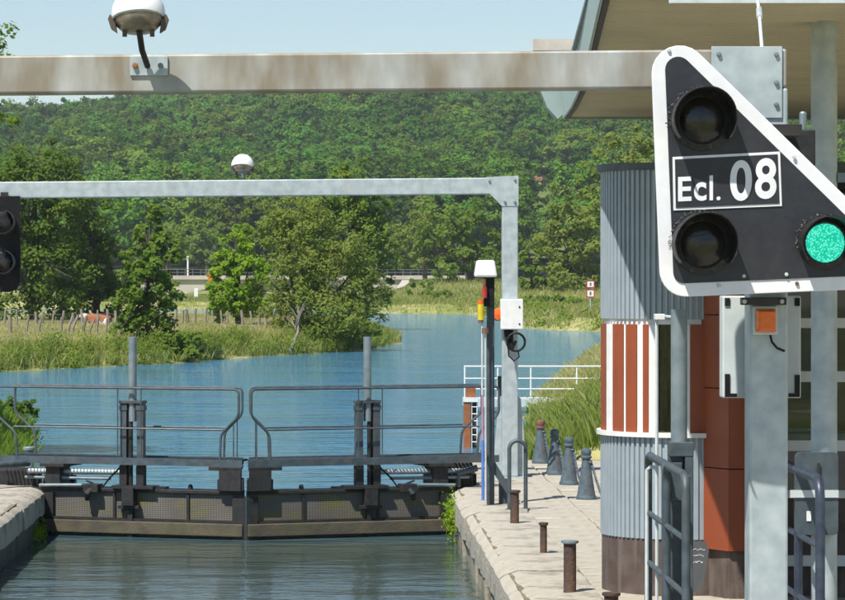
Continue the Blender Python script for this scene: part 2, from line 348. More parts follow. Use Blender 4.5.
# ------------------------------------------------------------------ terrain
def wp(px, py):     # a point of the shore at water level
    s = (py - CY) / (EYE + 0.6); return ((px - CX) / s, F / s)
WATER = -0.6
spit = [(-160, 104), (-40, 106), wp(0, 372), wp(60, 369), wp(122, 366), wp(179, 363.5), wp(240, 358), wp(287, 355), wp(340, 352.5), wp(372, 349.5),
        wp(388, 346), (3.9, 156), (3.6, 168), (1.5, 186), (-2, 205), (-5.2, 222), (-9.5, 226), (-40, 238), (-160, 250)]
far = [(-700, 330), (-60, 318), wp(195, 309.5), wp(260, 309.5), wp(330, 311), wp(402, 313.5), wp(452, 313.8), wp(474, 315), (12.6, 235), (12.0, 206), wp(522, 328),
       wp(560, 330.5), wp(601, 332), (21, 177), (80, 168), (300, 160), (900, 150), (2600, 400), (2600, 6500), (-2600, 6500), (-2600, 400)]
right = [(2.6, -300), (2.6, 40), (2.2, 47), (3.2, 56), (4.3, 67), (4.9, 78), (7.2, 99), (10.2, 125), (13.1, 149), (30, 150), (300, 138), (1200, 120), (1200, -300)]
left = [(-4.8, -300), (-4.8, 40), (-4.5, 46), (-5.2, 56), (-6.2, 66), (-8.5, 72), (-20, 78), (-200, 84), (-1200, 84), (-1200, -300)]
def sdist(poly, X, Y):
    d2 = np.full(X.shape, 1e18); inside = np.zeros(X.shape, bool); n = len(poly)
    for i in range(n):
        ax, ay = poly[i]; bx, by = poly[(i + 1) % n]
        ex, ey = bx - ax, by - ay; L = ex * ex + ey * ey
        t = np.clip(((X - ax) * ex + (Y - ay) * ey) / L, 0, 1)
        d2 = np.minimum(d2, (X - ax - t * ex) ** 2 + (Y - ay - t * ey) ** 2)
        cond = (ay > Y) != (by > Y)
        with np.errstate(divide='ignore', invalid='ignore'):
            xi = ax + (Y - ay) * ex / np.where(ey == 0, 1e-9, ey)
        inside ^= cond & (X < xi)
    return np.where(inside, 1, -1) * np.sqrt(d2)
def sm(t): t = np.clip(t, 0, 1); return t * t * (3 - 2 * t)
def wob(X, Y, a): return np.sin(X * a + 1.3) * np.cos(Y * a * 0.8 + 0.4) + 0.5 * np.sin(X * a * 2.3 + Y * a * 1.7)
def land(X, Y):
    X = np.asarray(X, float); Y = np.asarray(Y, float)
    ds, df, dr, dl = (sdist(p, X, Y) for p in (spit, far, right, left))
    d = np.maximum(np.maximum(ds, df), np.maximum(dr, dl)) + 0.25 * wob(X, Y, 0.9)
    z = np.where(d > 0, -0.62 + 0.75 * sm(d / 2.2), -0.62 - 1.6 * sm(-d / 4))
    z = z + np.where(d > 1, 0.08 * wob(X, Y, 0.35) * sm((d - 1) / 4), 0)
    z = z + np.where(df > 0, 0.5 * sm((df - 2) / 25) * sm((X - 2) / 8) + 1.5 * sm((df - 6) / 45) * sm((X - 6) / 6) * sm((60 - df) / 30 + 0.6), 0)
    z = z + np.where(dr > 0, 0.25 * sm((dr - 1) / 6) * sm((Y - 50) / 15), 0)
    z = np.where((Y < 46.4) & (X < 14) & (X > -14), np.minimum(z, -0.9), z)
    return z, d
def axis(parts):
    out = []
    for a, b, n in parts: out += list(np.linspace(a, b, n, endpoint=False))
    return np.array(out + [parts[-1][1]])
gx = axis([(-2500, -300, 10), (-300, -60, 16), (-60, -18, 30), (-18, 24, 100), (24, 70, 36), (70, 300, 16), (300, 2500, 10)])
gy = axis([(-200, 20, 8), (20, 44, 16), (44, 60, 24), (60, 150, 130), (150, 240, 90), (240, 340, 60), (340, 600, 30), (600, 6000, 12)])
GX, GY = np.meshgrid(gx, gy); GZ, _ = land(GX, GY)
nx, ny = len(gx), len(gy); idx = np.arange(nx * ny).reshape(ny, nx)
quads = np.stack([idx[:-1, :-1], idx[:-1, 1:], idx[1:, 1:], idx[1:, :-1]], -1).reshape(-1, 4)
g = link(np_mesh('ground', np.stack([GX, GY, GZ], -1).reshape(-1, 3), quads, 'meadow_soil')); tag(g, kind='structure')
g.data.polygons.foreach_set('use_smooth', [True] * len(g.data.polygons))

# river and chamber water, one level sheet
w = MB().add([(-700, 3, WATER), (700, 3, WATER), (700, 420, WATER), (-700, 420, WATER)], [(0, 1, 2, 3)]).build('water', 'water', org=(0, 0, 0)); tag(w, kind='structure')

# wooded hill
RX = np.array([-400, 0, 100, 160, 300, 450, 600, 845, 1300]); RYp = np.array([138, 128, 119, 109, 95, 86, 83, 88, 110])
def hill_z(X, Y):
    px = CX + np.asarray(X) * F / 1350.0
    top = (CY - np.interp(px, RX, RYp)) * 1350.0 / F + EYE - 15
    t = (Y - 560) / 790.0
    z = 1.0 + top * np.where(t < 1, sm(np.clip(t, 0, 1)) * 0.55 + np.clip(t, 0, 1) * 0.45, 1 - 0.6 * sm((t - 1) / 1.2))
    return z + 2.2 * wob(X, Y, 0.016) * sm((Y - 600) / 200)
hx = np.linspace(-420, 560, 80); hy = np.concatenate([np.linspace(545, 1400, 80), np.linspace(1440, 2400, 12)])
HX, HY = np.meshgrid(hx, hy); HZ = hill_z(HX, HY); HZ[0] = -1
idx = np.arange(HX.size).reshape(HX.shape)
quads = np.stack([idx[:-1, :-1], idx[:-1, 1:], idx[1:, 1:], idx[1:, :-1]], -1).reshape(-1, 4)
h = link(np_mesh('hill', np.stack([HX, HY, HZ], -1).reshape(-1, 3), quads, 'forest_floor')); tag(h, kind='structure')
h.data.polygons.foreach_set('use_smooth', [True] * len(h.data.polygons))

def hill_at(px, py):    # where the ray of a picture point meets the hillside
    Ys = np.linspace(570, 1340, 1500); Xs = (px - CX) * Ys / F; zr = EYE - (py - CY) * Ys / F
    k = np.argmax(hill_z(Xs, Ys) >= zr); return float(Xs[k]), float(Ys[k])
def drape(name, quad, m, lift):
    n = 8; A, B, C_, D = [np.array(hill_at(*q)) for q in quad]; vs = []
    for i in range(n + 1):
        for j in range(n + 1):
            u, v = i / n, j / n
            p = A * (1 - u) * (1 - v) + B * u * (1 - v) + C_ * u * v + D * (1 - u) * v
            vs.append((p[0], p[1], float(hill_z(p[0], p[1])) + lift))
    b = MB().add(vs, [(i * (n + 1) + j, (i + 1) * (n + 1) + j, (i + 1) * (n + 1) + j + 1, i * (n + 1) + j + 1) for i in range(n) for j in range(n)])
    o = b.build(name, m, org=(0, 0, 0), smooth=True); tag(o, kind='structure'); return o
drape('hill_pasture', [(514, 262), (566, 262), (572, 186), (520, 190)], 'hill_meadow', 0.8)
drape('yellow_field', [(541, 173), (552, 173), (553, 158), (541, 160)], 'rape_yellow', 0.9)

# ------------------------------------------------------------------ foliage
def leaf_quads(pos, nrm, length, rng, aspect=0.55):
    n = len(pos); r = rng.normal(size=(n, 3)); nrm = nrm / (np.linalg.norm(nrm, axis=1, keepdims=True) + 1e-9)
    t = np.cross(nrm, r); t /= (np.linalg.norm(t, axis=1, keepdims=True) + 1e-9); b = np.cross(nrm, t)
    L = (length * rng.uniform(0.65, 1.25, (n, 1))); W = L * aspect
    v = np.stack([pos - t * L / 2, pos + b * W / 2 - nrm * L * 0.08, pos + t * L / 2, pos - b * W / 2 - nrm * L * 0.08], 1).reshape(-1, 3)
    return v, np.arange(n * 4).reshape(n, 4)
def crown_pts(lobes, n, rng, clump=0.26, fill=0.45, per=45):
    """leaf positions in clumps spread through ellipsoid lobes [(c, radii)]"""
    vol = np.array([np.prod(r) ** (2 / 3) for c, r in lobes]); vol /= vol.sum(); Ps, Ns, Ts = [], [], []
    for (c, r), w_ in zip(lobes, vol):
        k = max(3, int(n * w_ / per)); c = np.array(c); r = np.array(r)
        d = rng.normal(size=(k, 3)); d /= np.linalg.norm(d, axis=1, keepdims=True)
        rad = rng.uniform(fill, 1.0, (k, 1)) * (1 + 0.22 * rng.normal(size=(k, 1)).clip(-1, 1.3))
        cc = c + d * rad * r
        cr = clump * (np.prod(r) ** (1 / 3)) * rng.uniform(0.6, 1.35, (k, 1)); ct = rng.uniform(0, 1, k)
        dd = rng.normal(size=(k, per, 3)); dd /= np.linalg.norm(dd, axis=2, keepdims=True)
        p = cc[:, None] + dd * (rng.uniform(0, 1, (k, per, 1)) ** 0.45) * cr[:, None] * np.array([1, 1, 0.72])
        nn = dd * 0.7 + d[:, None] * 0.35 + np.array([-.12, -.3, 0.6]) + rng.normal(size=(k, per, 3)) * 0.35
        tt = ct[:, None] * 0.55 + rng.uniform(0, 0.45, (k, per))
        Ps.append(p.reshape(-1, 3)); Ns.append(nn.reshape(-1, 3)); Ts.append(tt.ravel())
    return np.concatenate(Ps), np.concatenate(Ns), np.concatenate(Ts)
def tree(name, label, cat, Y, base_px, lobes_px, leaf, n, mat, seed, group=None, trunk_r=0.16, bark='bark', zb=None, trunk=True, aspect=0.55, clump=0.26, fill=0.45, lean=0.0, top_to=None):
    rng = np.random.default_rng(seed); s = F / Y
    X = (base_px - CX) / s; z0 = float(land(np.array([X]), np.array([Y]))[0][0]) if zb is None else zb
    root = thing(name, label, cat, (X, Y, z0), group)
    lobes = []
    for l in lobes_px:
        cx, cy, rx, ry = l[:4]; dy = l[4] if len(l) > 4 else rng.uniform(-0.4, 0.4) * rx / s
        lobes.append((((cx - CX) / s, Y + dy, EYE - (cy - CY) / s), (rx / s, rx / s * 0.95, ry / s)))
    p, nn, t = crown_pts(lobes, n, rng, clump, fill)
    keep = p[:, 2] > z0 - 0.05
    p, nn, t = p[keep], nn[keep], t[keep]
    v, f = leaf_quads(p - np.array([X, Y, z0]), nn, leaf, rng, aspect)
    link(np_mesh('crown', v, f, mat, np.repeat(t, 4)), root)
    if trunk:
        b = MB(); hs = [l[0][2] for l in lobes]; top = max(l[0][2] for l in lobes)
        cxm = np.mean([l[0][0] for l in lobes])
        pts, rs = [], []
        for i in range(7):
            u = i / 6; pts.append((X + (cxm - X) * u ** 1.5 + lean * math.sin(u * 3) + rng.normal() * trunk_r * 0.3, Y + rng.normal() * trunk_r * 0.3, z0 - 0.3 + (top - z0 + 0.3) * u)); rs.append(trunk_r * (1.25 - u) / 1.1)
        b.tube(pts, rs, 8)
        for l in lobes:
            u = rng.uniform(0.2, 0.6); i = int(u * 6); a = Vector(pts[i]); c_ = Vector(l[0])
            mid = a.lerp(c_, 0.5) + Vector((rng.normal() * .1, rng.normal() * .1, 0.15 * (c_ - a).length))
            b.tube([a, mid, c_], [rs[i] * .6, rs[i] * .42, rs[i] * .15], 6)
            for q in range(3):
                e = c_ + Vector(tuple(rng.normal(size=3) * np.array(l[1]) * 0.55)); b.tube([mid, mid.lerp(e, .6) + Vector((0, 0, .05)), e], [rs[i] * .3, rs[i] * .2, rs[i] * .08], 5)
        b.build('trunk', bark, root, smooth=True)
    return root

# ---- the wood on the hillside: far off and read as one mass
protos = bpy.data.collections.new('wood_tree_kinds')
rng = np.random.default_rng(5)
for i in range(6):
    lob = [((0, 0, 8.2), (4.4, 4.4, 4.4))] + [((rng.normal() * 1.9, rng.normal() * 1.9, rng.uniform(7, 11)), (2.6, 2.6, 2.2)) for _ in range(4)]
    p, nn, t = crown_pts(lob, 5200, rng, 0.26, 0.72, 60)
    p = np.concatenate([p]); v, f = leaf_quads(p, nn, 0.50, rng, 0.8)
    protos.objects.link(np_mesh('broadleaf_kind', v, f, 'leaf_hill', np.repeat(t, 4)))
for i in range(2):
    n = 900; z = rng.uniform(0, 1, n) ** 1.3; a = rng.uniform(0, 6.28, n); r_ = (1 - z) * 2.9 * (0.55 + 0.45 * np.abs(np.sin(z * 34))) * rng.uniform(.6, 1.1, n) + 0.1
    p = np.stack([r_ * np.cos(a), r_ * np.sin(a), 2 + z * 15], -1); nn = np.stack([np.cos(a) * .6, np.sin(a) * .6, np.full(n, .8)], -1) + rng.normal(size=(n, 3)) * .25
    v, f = leaf_quads(p, nn, 1.1, rng, 0.5); protos.objects.link(np_mesh('conifer_kind', v, f, 'leaf_conifer', np.repeat(rng.uniform(0, 1, n), 4)))
pts = []; scl = []; rot = []; kin = []
yy = 575.0
while yy < 1430:
    step = 8.8 + (yy - 575) * 0.0022; half = 0.5 * (F and 1) 
    x0, x1 = -328 * yy / F - 45, 517 * yy / F + 45
    for x in np.arange(x0, x1, step):
        X = x + rng.normal() * 2.4; Yq = yy + rng.normal() * 2.6; z = float(hill_z(X, Yq))
        px = CX + X * F / Yq; py = CY - (z - EYE) * F / Yq
        if 515 < px < 570 and 186 < py < 285: continue
        if 538 < px < 558 and 155 < py < 200: continue
        ridge = Yq > 1230
        con = rng.uniform() < (0.2 if ridge and px < 260 else 0.04)
        pts.append((X, Yq, z - 0.6)); scl.append(rng.uniform(0.9, 1.75) * (0.75 if con else 1.0)); rot.append(rng.uniform(0, 6.28)); kin.append(int(rng.integers(6, 8)) if con else int(rng.integers(0, 6)))
    yy += step * 0.95
me = bpy.data.meshes.new('hillside_wood'); me.from_pydata(pts, [], [])
for nm, ty, val in (('scl', 'FLOAT', scl), ('rot', 'FLOAT', rot), ('kin', 'INT', kin)):
    a = me.attributes.new(nm, ty, 'POINT'); a.data.foreach_set('value', np.array(val, dtype=np.int32 if ty == 'INT' else np.float32))
wood = bpy.data.objects.new('hillside_wood', me); link(wood)
tag(wood, 'dense green wood covering the hillside beyond the river', 'wood', kind='stuff')
ng = bpy.data.node_groups.new('wood_scatter', 'GeometryNodeTree')
ng.interface.new_socket('Geometry', in_out='INPUT', socket_type='NodeSocketGeometry'); ng.interface.new_socket('Geometry', in_out='OUTPUT', socket_type='NodeSocketGeometry')
gi = ng.nodes.new('NodeGroupInput'); go = ng.nodes.new('NodeGroupOutput'); ip = ng.nodes.new('GeometryNodeInstanceOnPoints'); ci = ng.nodes.new('GeometryNodeCollectionInfo')
ci.inputs['Collection'].default_value = protos; ci.inputs['Separate Children'].default_value = True; ci.inputs['Reset Children'].default_value = True
def nattr(nm, ty):
    a = ng.nodes.new('GeometryNodeInputNamedAttribute'); a.data_type = ty; a.inputs['Name'].default_value = nm; return a.outputs['Attribute']
cv = ng.nodes.new('ShaderNodeCombineXYZ'); ng.links.new(nattr('rot', 'FLOAT'), cv.inputs[2])
ng.links.new(gi.outputs[0], ip.inputs['Points']); ng.links.new(ci.outputs[0], ip.inputs['Instance']); ip.inputs['Pick Instance'].default_value = True
ng.links.new(nattr('kin', 'INT'), ip.inputs['Instance Index']); ng.links.new(cv.outputs[0], ip.inputs['Rotation']); ng.links.new(nattr('scl', 'FLOAT'), ip.inputs['Scale'])
ng.links.new(ip.outputs[0], go.inputs[0])
md = wood.modifiers.new('scatter', 'NODES'); md.node_group = ng

# ---- trees one can tell apart
tree('oak_tree', 'large dark green tree at the left edge behind the pasture fence', 'tree', 168, 34, [(30, 205, 52, 62), (-12, 225, 50, 70), (62, 225, 40, 52), (14, 275, 60, 48), (60, 285, 42, 40), (38, 172, 40, 30), (4, 176, 40, 32), (70, 190, 32, 28)], 0.25, 20000, 'leaf_dark', 11, trunk_r=.25)
tree('oak_tree', 'dark tree between the edge tree and the slender bank tree', 'tree', 172, 98, [(92, 235, 30, 45), (108, 262, 24, 36), (80, 280, 34, 40), (106, 295, 28, 28), (84, 205, 24, 24)], 0.26, 8000, 'leaf_dark', 12, trunk_r=.2)
tree('bank_tree', 'slender green tree rising from the grassy bank behind the left gate post', 'tree', 121, 147, [(152, 222, 14, 24), (142, 248, 22, 26), (162, 256, 19, 28), (146, 284, 30, 30), (165, 296, 20, 24), (130, 306, 22, 26), (148, 328, 32, 28)], 0.19, 11000, 'leaf_mid', 13, trunk_r=.11)
tree('bank_shrub', 'low leafy shrub at the waterline right of the slender bank tree', 'shrub', 119, 183, [(180, 343, 20, 15), (196, 350, 15, 10), (166, 349, 16, 11)], 0.17, 2600, 'leaf_mid', 14, trunk=False)
tree('lime_tree', 'bright yellow-green tree left of the broad willow', 'tree', 152, 238, [(236, 246, 20, 22), (224, 268, 20, 22), (250, 272, 24, 28), (226, 296, 24, 22), (246, 302, 24, 20)], 0.2, 9000, 'leaf_bright', 15, trunk_r=.15)
tree('willow_tree', 'broad olive green willow at the tip of the grassy spit', 'tree', 137, 300, [(276, 228, 30, 30), (306, 226, 40, 32), (304, 268, 40, 40), (344, 262, 40, 40), (286, 300, 30, 36), (330, 308, 50, 36), (366, 300, 26, 40), (300, 332, 40, 20), (360, 334, 32, 16)], 0.19, 24000, 'leaf_willow', 16, trunk_r=.2, aspect=.38, fill=.35)
tree('poplar_tree', 'tall dark tree standing behind the broad willow', 'tree', 190, 352, [(345, 182, 27, 20), (350, 200, 34, 24), (322, 208, 24, 26), (370, 206, 22, 32), (378, 244, 18, 34), (350, 235, 36, 36), (372, 275, 20, 26)], 0.26, 12000, 'leaf_mid', 17, trunk_r=.2)
tree('park_tree', 'round tree with bare trunk on the far bank left of the gantry column', 'tree', 345, 468, [(452, 222, 34, 26), (432, 248, 24, 26), (478, 238, 28, 32), (462, 264, 34, 18), (492, 262, 20, 22)], 0.5, 5500, 'leaf_mid', 18, trunk_r=.42)
tree('park_tree', 'pale green tree behind the right end of the far gantry beam', 'tree', 400, 425, [(420, 226, 26, 28), (402, 246, 20, 24), (440, 252, 22, 20)], 0.5, 3500, 'leaf_willow', 19, trunk_r=.35)
tree('park_tree', 'broad tree on the far bank between gantry column and booth', 'tree', 300, 574, [(572, 222, 32, 34), (556, 252, 28, 30), (592, 246, 30, 36), (575, 275, 36, 18)], 0.42, 7000, 'leaf_willow', 20, trunk_r=.3)
tree('park_tree', 'tree crown showing above the roof of the round booth', 'tree', 262, 628, [(622, 152, 34, 30), (650, 165, 34, 36), (604, 190, 30, 40), (636, 220, 48, 50)], 0.38, 7000, 'leaf_willow', 21, trunk_r=.35)
tree('park_tree', 'small bushy tree just right of the far gantry column', 'tree', 310, 532, [(530, 262, 18, 24), (545, 275, 20, 18), (520, 284, 12, 12)], 0.4, 2400, 'leaf_mid', 22, trunk_r=.2)
tree('poplar_tree', 'thin pale poplar on the slope above the lime tree', 'tree', 480, 236, [(236, 212, 5, 16), (235, 232, 7, 14), (236, 250, 8, 12)], 0.6, 700, 'leaf_willow', 23, trunk_r=.3, zb=1.0)
for k, (bx, Y, l) in enumerate([(170, 520, [(168, 240, 24, 24), (150, 258, 22, 18)]), (205, 545, [(204, 246, 22, 22), (224, 258, 18, 14)]), (405, 500, [(406, 262, 18, 12), (392, 250, 14, 16)]), (496, 460, [(500, 262, 20, 20), (512, 246, 14, 20)])]):
    tree('valley_tree', ['dark tree behind the bridge beside the slender bank tree', 'green tree behind the bridge beside the lime tree', 'low rounded tree behind the bridge end right of the willow', 'dim tree behind the far gantry column'][k], 'tree', Y, bx, l, .7, 2600, 'leaf_mid', 40 + k, trunk_r=.4, zb=0.8)
tree('ash_tree', 'leafy branches reaching in at the upper left picture edge', 'tree', 56, -120, [(-46, 120, 56, 26), (-62, 42, 62, 34), (-96, 90, 70, 60), (-120, 30, 70, 70)], 0.11, 14000, 'leaf_mid', 24, trunk_r=.2)
tree('bank_shrub', 'dark round shrub at the water beside the left quay', 'shrub', 66.5, 26, [(26, 412, 15, 12), (12, 408, 18, 12), (-10, 410, 20, 14)], 0.09, 4000, 'leaf_dark', 25, trunk=False)
for k, (px, Y, rx, ry, py) in enumerate([(440, 300, 16, 8, 296), (418, 318, 16, 10, 288), (520, 265, 26, 8, 300), (560, 250, 26, 8, 301), (110, 172, 20, 10, 318), (500, 330, 20, 8, 292), (256, 175, 18, 12, 318)]):
    tree('bank_shrub', ['small dark shrub on the far bank left of the bare trunk', 'shrub on the mound below the bridge end', 'low hedge shrub right of the far gantry column', 'low hedge shrub nearest the booth', 'low shrub under the dark tree', 'shrub behind the far gantry column', 'shrub under the lime tree'][k], 'shrub', Y, px, [(px, py, rx, ry), (px + rx * .6, py + 1, rx * .7, ry * .8)], .3, 900, 'leaf_mid', 60 + k, trunk=False)
# leafless sapling in front of the willow
rngp = random.Random(3)
rt = thing('bare_sapling', 'pale leafless sapling leaning at the waterline before the willow', 'tree', P(289, 354, 131))
b = MB(); a0 = P(289, 355, 131); top = P(299, 306, 131.4)
b.tube([a0, P(293, 344, 131), P(298, 332, 131.2), top], [.09, .07, .05, .015], 7); b.build('trunk', 'pale_bark', rt, smooth=True)
for k in range(9):
    u = rngp.uniform(.3, .95); q = P(293 + 6 * u, 350 - 44 * u, 131.2); e = q + Vector((rngp.uniform(-.55, .55), rngp.uniform(-.3, .3), rngp.uniform(.3, .8)))
    MB().tube([q, q.lerp(e, .5) + Vector((0, 0, .05)), e], [.025, .016, .006], 5).build('branch', 'pale_bark', rt, smooth=True)

# ---- grasses and weeds
def blades(name, label, mat, n, box, hfun, seed, wid, cond, tintf=None, seg=False):
    rng = np.random.default_rng(seed); X = rng.uniform(box[0], box[1], n * 4); Y = rng.uniform(box[2], box[3], n * 4)
    z, d = land(X, Y); k = cond(X, Y, d) & (rng.uniform(0, 1, n * 4) < 1)
    X, Y, z, d = X[k][:n], Y[k][:n], z[k][:n], d[k][:n]; n = len(X)
    h = hfun(X, Y, d) * rng.uniform(.55, 1.25, n); a = rng.uniform(0, 6.28, n); ln = rng.normal(size=(n, 2)) * 0.28 * h[:, None]
    w = wid * rng.uniform(.6, 1.3, n); dx, dy = np.cos(a) * w / 2, np.sin(a) * w / 2
    v = np.stack([np.stack([X - dx, Y - dy, z - .03], -1), np.stack([X + dx, Y + dy, z - .03], -1),
                  np.stack([X + dx * .7 + ln[:, 0] * .35, Y + dy * .7 + ln[:, 1] * .35, z + h * .6], -1), np.stack([X + ln[:, 0], Y + ln[:, 1], z + h], -1)], 1).reshape(-1, 3)
    t = tintf(X, Y, d, rng) if tintf else rng.uniform(0, 1, n)
    o = link(np_mesh(name, v, np.arange(n * 4).reshape(n, 4), mat, np.repeat(np.clip(t, 0, 1), 4))); tag(o, label, 'grass', kind='stuff'); return o
spitd = lambda X, Y: sdist(spit, X, Y)
blades('bank_grass', 'tall rough grass on the spit, straw topped, green at the water', 'grass_mixed', 120000, (-17, 5, 104, 190), lambda X, Y, d: 0.26 + 0.22 * np.exp(-d / 1.5), 1, .022,
       lambda X, Y, d: (d > .1) & (spitd(X, Y) > .1), lambda X, Y, d, r: 0.18 + sm((d - 1.6) / 2.0) * .78 + .25 * r.normal(size=len(X)))
blades('far_bank_grass', 'pale green meadow grass along the far river bank', 'grass_mixed', 90000, (-40, 42, 170, 375), lambda X, Y, d: .42 + .0 * X, 2, .06,
       lambda X, Y, d: (d > .2) & (sdist(far, X, Y) > .2), lambda X, Y, d, r: .30 + .25 * wob(X, Y, .12) + .2 * r.normal(size=len(X)))
blades('bank_grass', 'long green and dry grass on the near bank behind the bollards', 'grass_mixed', 110000, (2, 19, 46.5, 152), lambda X, Y, d: .30 + .16 * sm((70 - Y) / 15), 3, .012,
       lambda X, Y, d: (d > .05) & (sdist(right, X, Y) > .1), lambda X, Y, d, r: .02 + .75 * sm((Y - 62) / 22) + .2 * r.normal(size=len(X)))
blades('bank_grass', 'bright green grass on the bank beside the left quay', 'grass_green', 26000, (-12, -4, 44, 70), lambda X, Y, d: .42 + 0 * X, 4, .013,
       lambda X, Y, d: (d > .05) & (sdist(left, X, Y) > .1) & (Y > 47.0))
def weeds(name, label, n, box, cond, seed, h, leaf, per=60):
    rng = np.random.default_rng(seed); X = rng.uniform(box[0], box[1], n * 8); Y = rng.uniform(box[2], box[3], n * 8); z, d = land(X, Y)
    k = cond(X, Y, d); X, Y, z = X[k][:n], Y[k][:n], z[k][:n]; n = len(X); hh = h * rng.uniform(.5, 1.3, n)
    q = rng.normal(size=(n, per, 3)); u = rng.uniform(0, 1, (n, per, 1))
    p = np.stack([X, Y, z], -1)[:, None] + np.concatenate([q[..., :2] * (hh[:, None, None] * .3), u * hh[:, None, None]], -1)
    nn = q * .6 + np.array([0, -.25, .7]); t = (rng.uniform(0, 1, n)[:, None] * .6 + rng.uniform(0, .4, (n, per)))
    v, f = leaf_quads(p.reshape(-1, 3), nn.reshape(-1, 3), leaf, rng, .45)
    o = link(np_mesh(name, v, f, 'weed_leaf', np.repeat(t.ravel(), 4))); tag(o, label, 'weeds', kind='stuff'); return o
weeds('shore_weeds', 'leafy green weeds along the water edge of the spit', 420, (-17, 4, 104, 150), lambda X, Y, d: (d > 0.05) & (d < 1.7) & (spitd(X, Y) > .0), 7, .62, .10, 110)
weeds('shore_weeds', 'leafy green weeds along the far shoreline', 260, (-30, 40, 170, 330), lambda X, Y, d: (d > 0.05) & (d < 3.5) & (sdist(far, X, Y) > 0), 8, .8, .22, 60)
weeds('shore_weeds', 'leafy green weeds on the near bank behind the bollards', 160, (2, 9, 46.6, 80), lambda X, Y, d: (d > 0.05) & (d < 3.0) & (sdist(right, X, Y) > 0), 9, .45, .05, 90)
weeds('shore_weeds', 'leafy weeds on the bank beside the left quay', 90, (-9, -4, 47, 68), lambda X, Y, d: (d > 0.05) & (d < 2.5) & (sdist(left, X, Y) > 0), 10, .5, .05, 90)

# ------------------------------------------------------------------ quays
XL, XR = -3.63, 1.56
rs = random.Random(7)
def stone_mesh(name, m, dx, dy, dz, seed, rnd=0.0, rough=0.012, lipx=0):
    """block with worn edges; lipx=-1/+1 rounds the top edge on that side"""
    import bmesh
    bm = bmesh.new(); bmesh.ops.create_cube(bm, size=1)
    bmesh.ops.scale(bm, vec=(dx, dy, dz), verts=bm.verts)
    if rnd:
        from mathutils import noise as mn
        bmesh.ops.subdivide_edges(bm, edges=bm.edges[:], cuts=3, use_grid_fill=True)
        for v in bm.verts:
            fx, fy, fz = v.co.x / (dx / 2), v.co.y / (dy / 2), v.co.z / (dz / 2)
            if fz > .9: v.co.z -= .045 * max(0, fx * lipx) ** 4 + .006 * abs(fy) ** 6
            if fx * lipx > .9: v.co.x -= lipx * (.05 * max(0, fz) ** 4 + .008 * abs(fy) ** 6)
            n3 = mn.noise_vector(Vector((v.co.x * 3 + seed * 7, v.co.y * 3, v.co.z * 5))); v.co += Vector((n3.x * .016, n3.y * .004, n3.z * .010))
    else:
        bmesh.ops.bevel(bm, geom=bm.edges[:], offset=0.018, segments=1, affect='EDGES')
    if False:
        ed = [e for e in bm.edges if all(v.co.z > dz / 2 - .03 and v.co.x * lipx > dx / 2 - .03 for v in e.verts) and abs(e.verts[0].co.y - e.verts[1].co.y) > dy * .5]
        bmesh.ops.bevel(bm, geom=ed, offset=rnd, segments=3, affect='EDGES')
    r_ = random.Random(seed)
    for v in bm.verts: v.co += Vector((r_.uniform(-1, 1), r_.uniform(-1, 1), r_.uniform(-1, 1))) * (rough * (.25 if rnd else 1))
    me = bpy.data.meshes.new(name); bm.to_mesh(me); bm.free(); me.materials.append(M[m]); 
    me.polygons.foreach_set('use_smooth', [True] * len(me.polygons))
    try: me.set_sharp_from_angle(angle=R(26))
    except Exception: pass
    return me
def place(name, me, loc, parent, rz=0, sy=1.0):
    o = bpy.data.objects.new(name, me); link(o, parent); o.location = Vector(loc) - root_org(parent); o.rotation_euler = (0, 0, rz); o.scale = (1, sy, 1); return o
qr = MB().box(XR + .10, 13.0, 4, 46.3, -3.2, -.028).build('quay_right', 'joint_dirt', org=(0, 0, 0)); tag(qr, kind='structure')
cop = [stone_mesh('coping_stone', 'limestone', .74, 1.0, .34, 20 + i, .07, .014, -1) for i in range(5)]
blk = [stone_mesh('wall_stone', 'limestone_wall', .5, 1.0, .36, 40 + i, 0, .016) for i in range(5)]
y = 14.0
while y < 46.0:
    L = rs.uniform(.75, 1.35); L = min(L, 46.25 - y)
    if L < .3: break
    place('coping_stone', cop[rs.randrange(5)], (XR + .37 + rs.uniform(-.012, .012), y + L / 2, -.17 + rs.uniform(-.008, .012)), qr, sy=L - .014)
    y += L
for zc, off in ((-.53, .4), (-.90, 0)):
    y = 14.0 + off
    while y < 46.0:
        L = rs.uniform(.6, 1.2); L = min(L, 46.2 - y)
        if L < .3: break
        place('wall_stone', blk[rs.randrange(5)], (XR + .29 + rs.uniform(-.015, .015), y + L / 2, zc), qr, sy=L - .014); y += L
pav = [stone_mesh('paving_slab', 'paver', .60, .58, .07, 60 + i, 0, .004) for i in range(6)]
for i in range(5):
    for j in range(44):
        yy = 19.5 + j * .6 + (.3 if i % 2 else 0)
        if yy > 45.9: continue
        o = place('paving_slab', pav[rs.randrange(6)], (XR + .745 + .31 + i * .612, yy, -.034 + rs.uniform(-.010, .010)), qr, rz=rs.uniform(-.012, .012)); 
rest = MB().box(5.38, 12.9, 4.2, 46.2, -.027, 0.0).build('concrete_apron', 'paver', qr)
rest2 = MB().box(XR + .76, 5.37, 4.2, 19.1, -.027, 0.0).build('concrete_apron', 'paver', qr)
ql = MB().box(-12, XL - .10, 4, 42.5, -3.2, -.028).build('quay_left', 'joint_dirt', org=(0, 0, 0)); tag(ql, kind='structure')
blkl = [stone_mesh('wall_stone', 'shaded_wall', .5, 1.0, .36, 140 + i, 0, .016) for i in range(4)]
copl = [stone_mesh('coping_stone', 'limestone', .74, 1.0, .34, 80 + i, .07, .016, 1) for i in range(4)]
y = 14.0
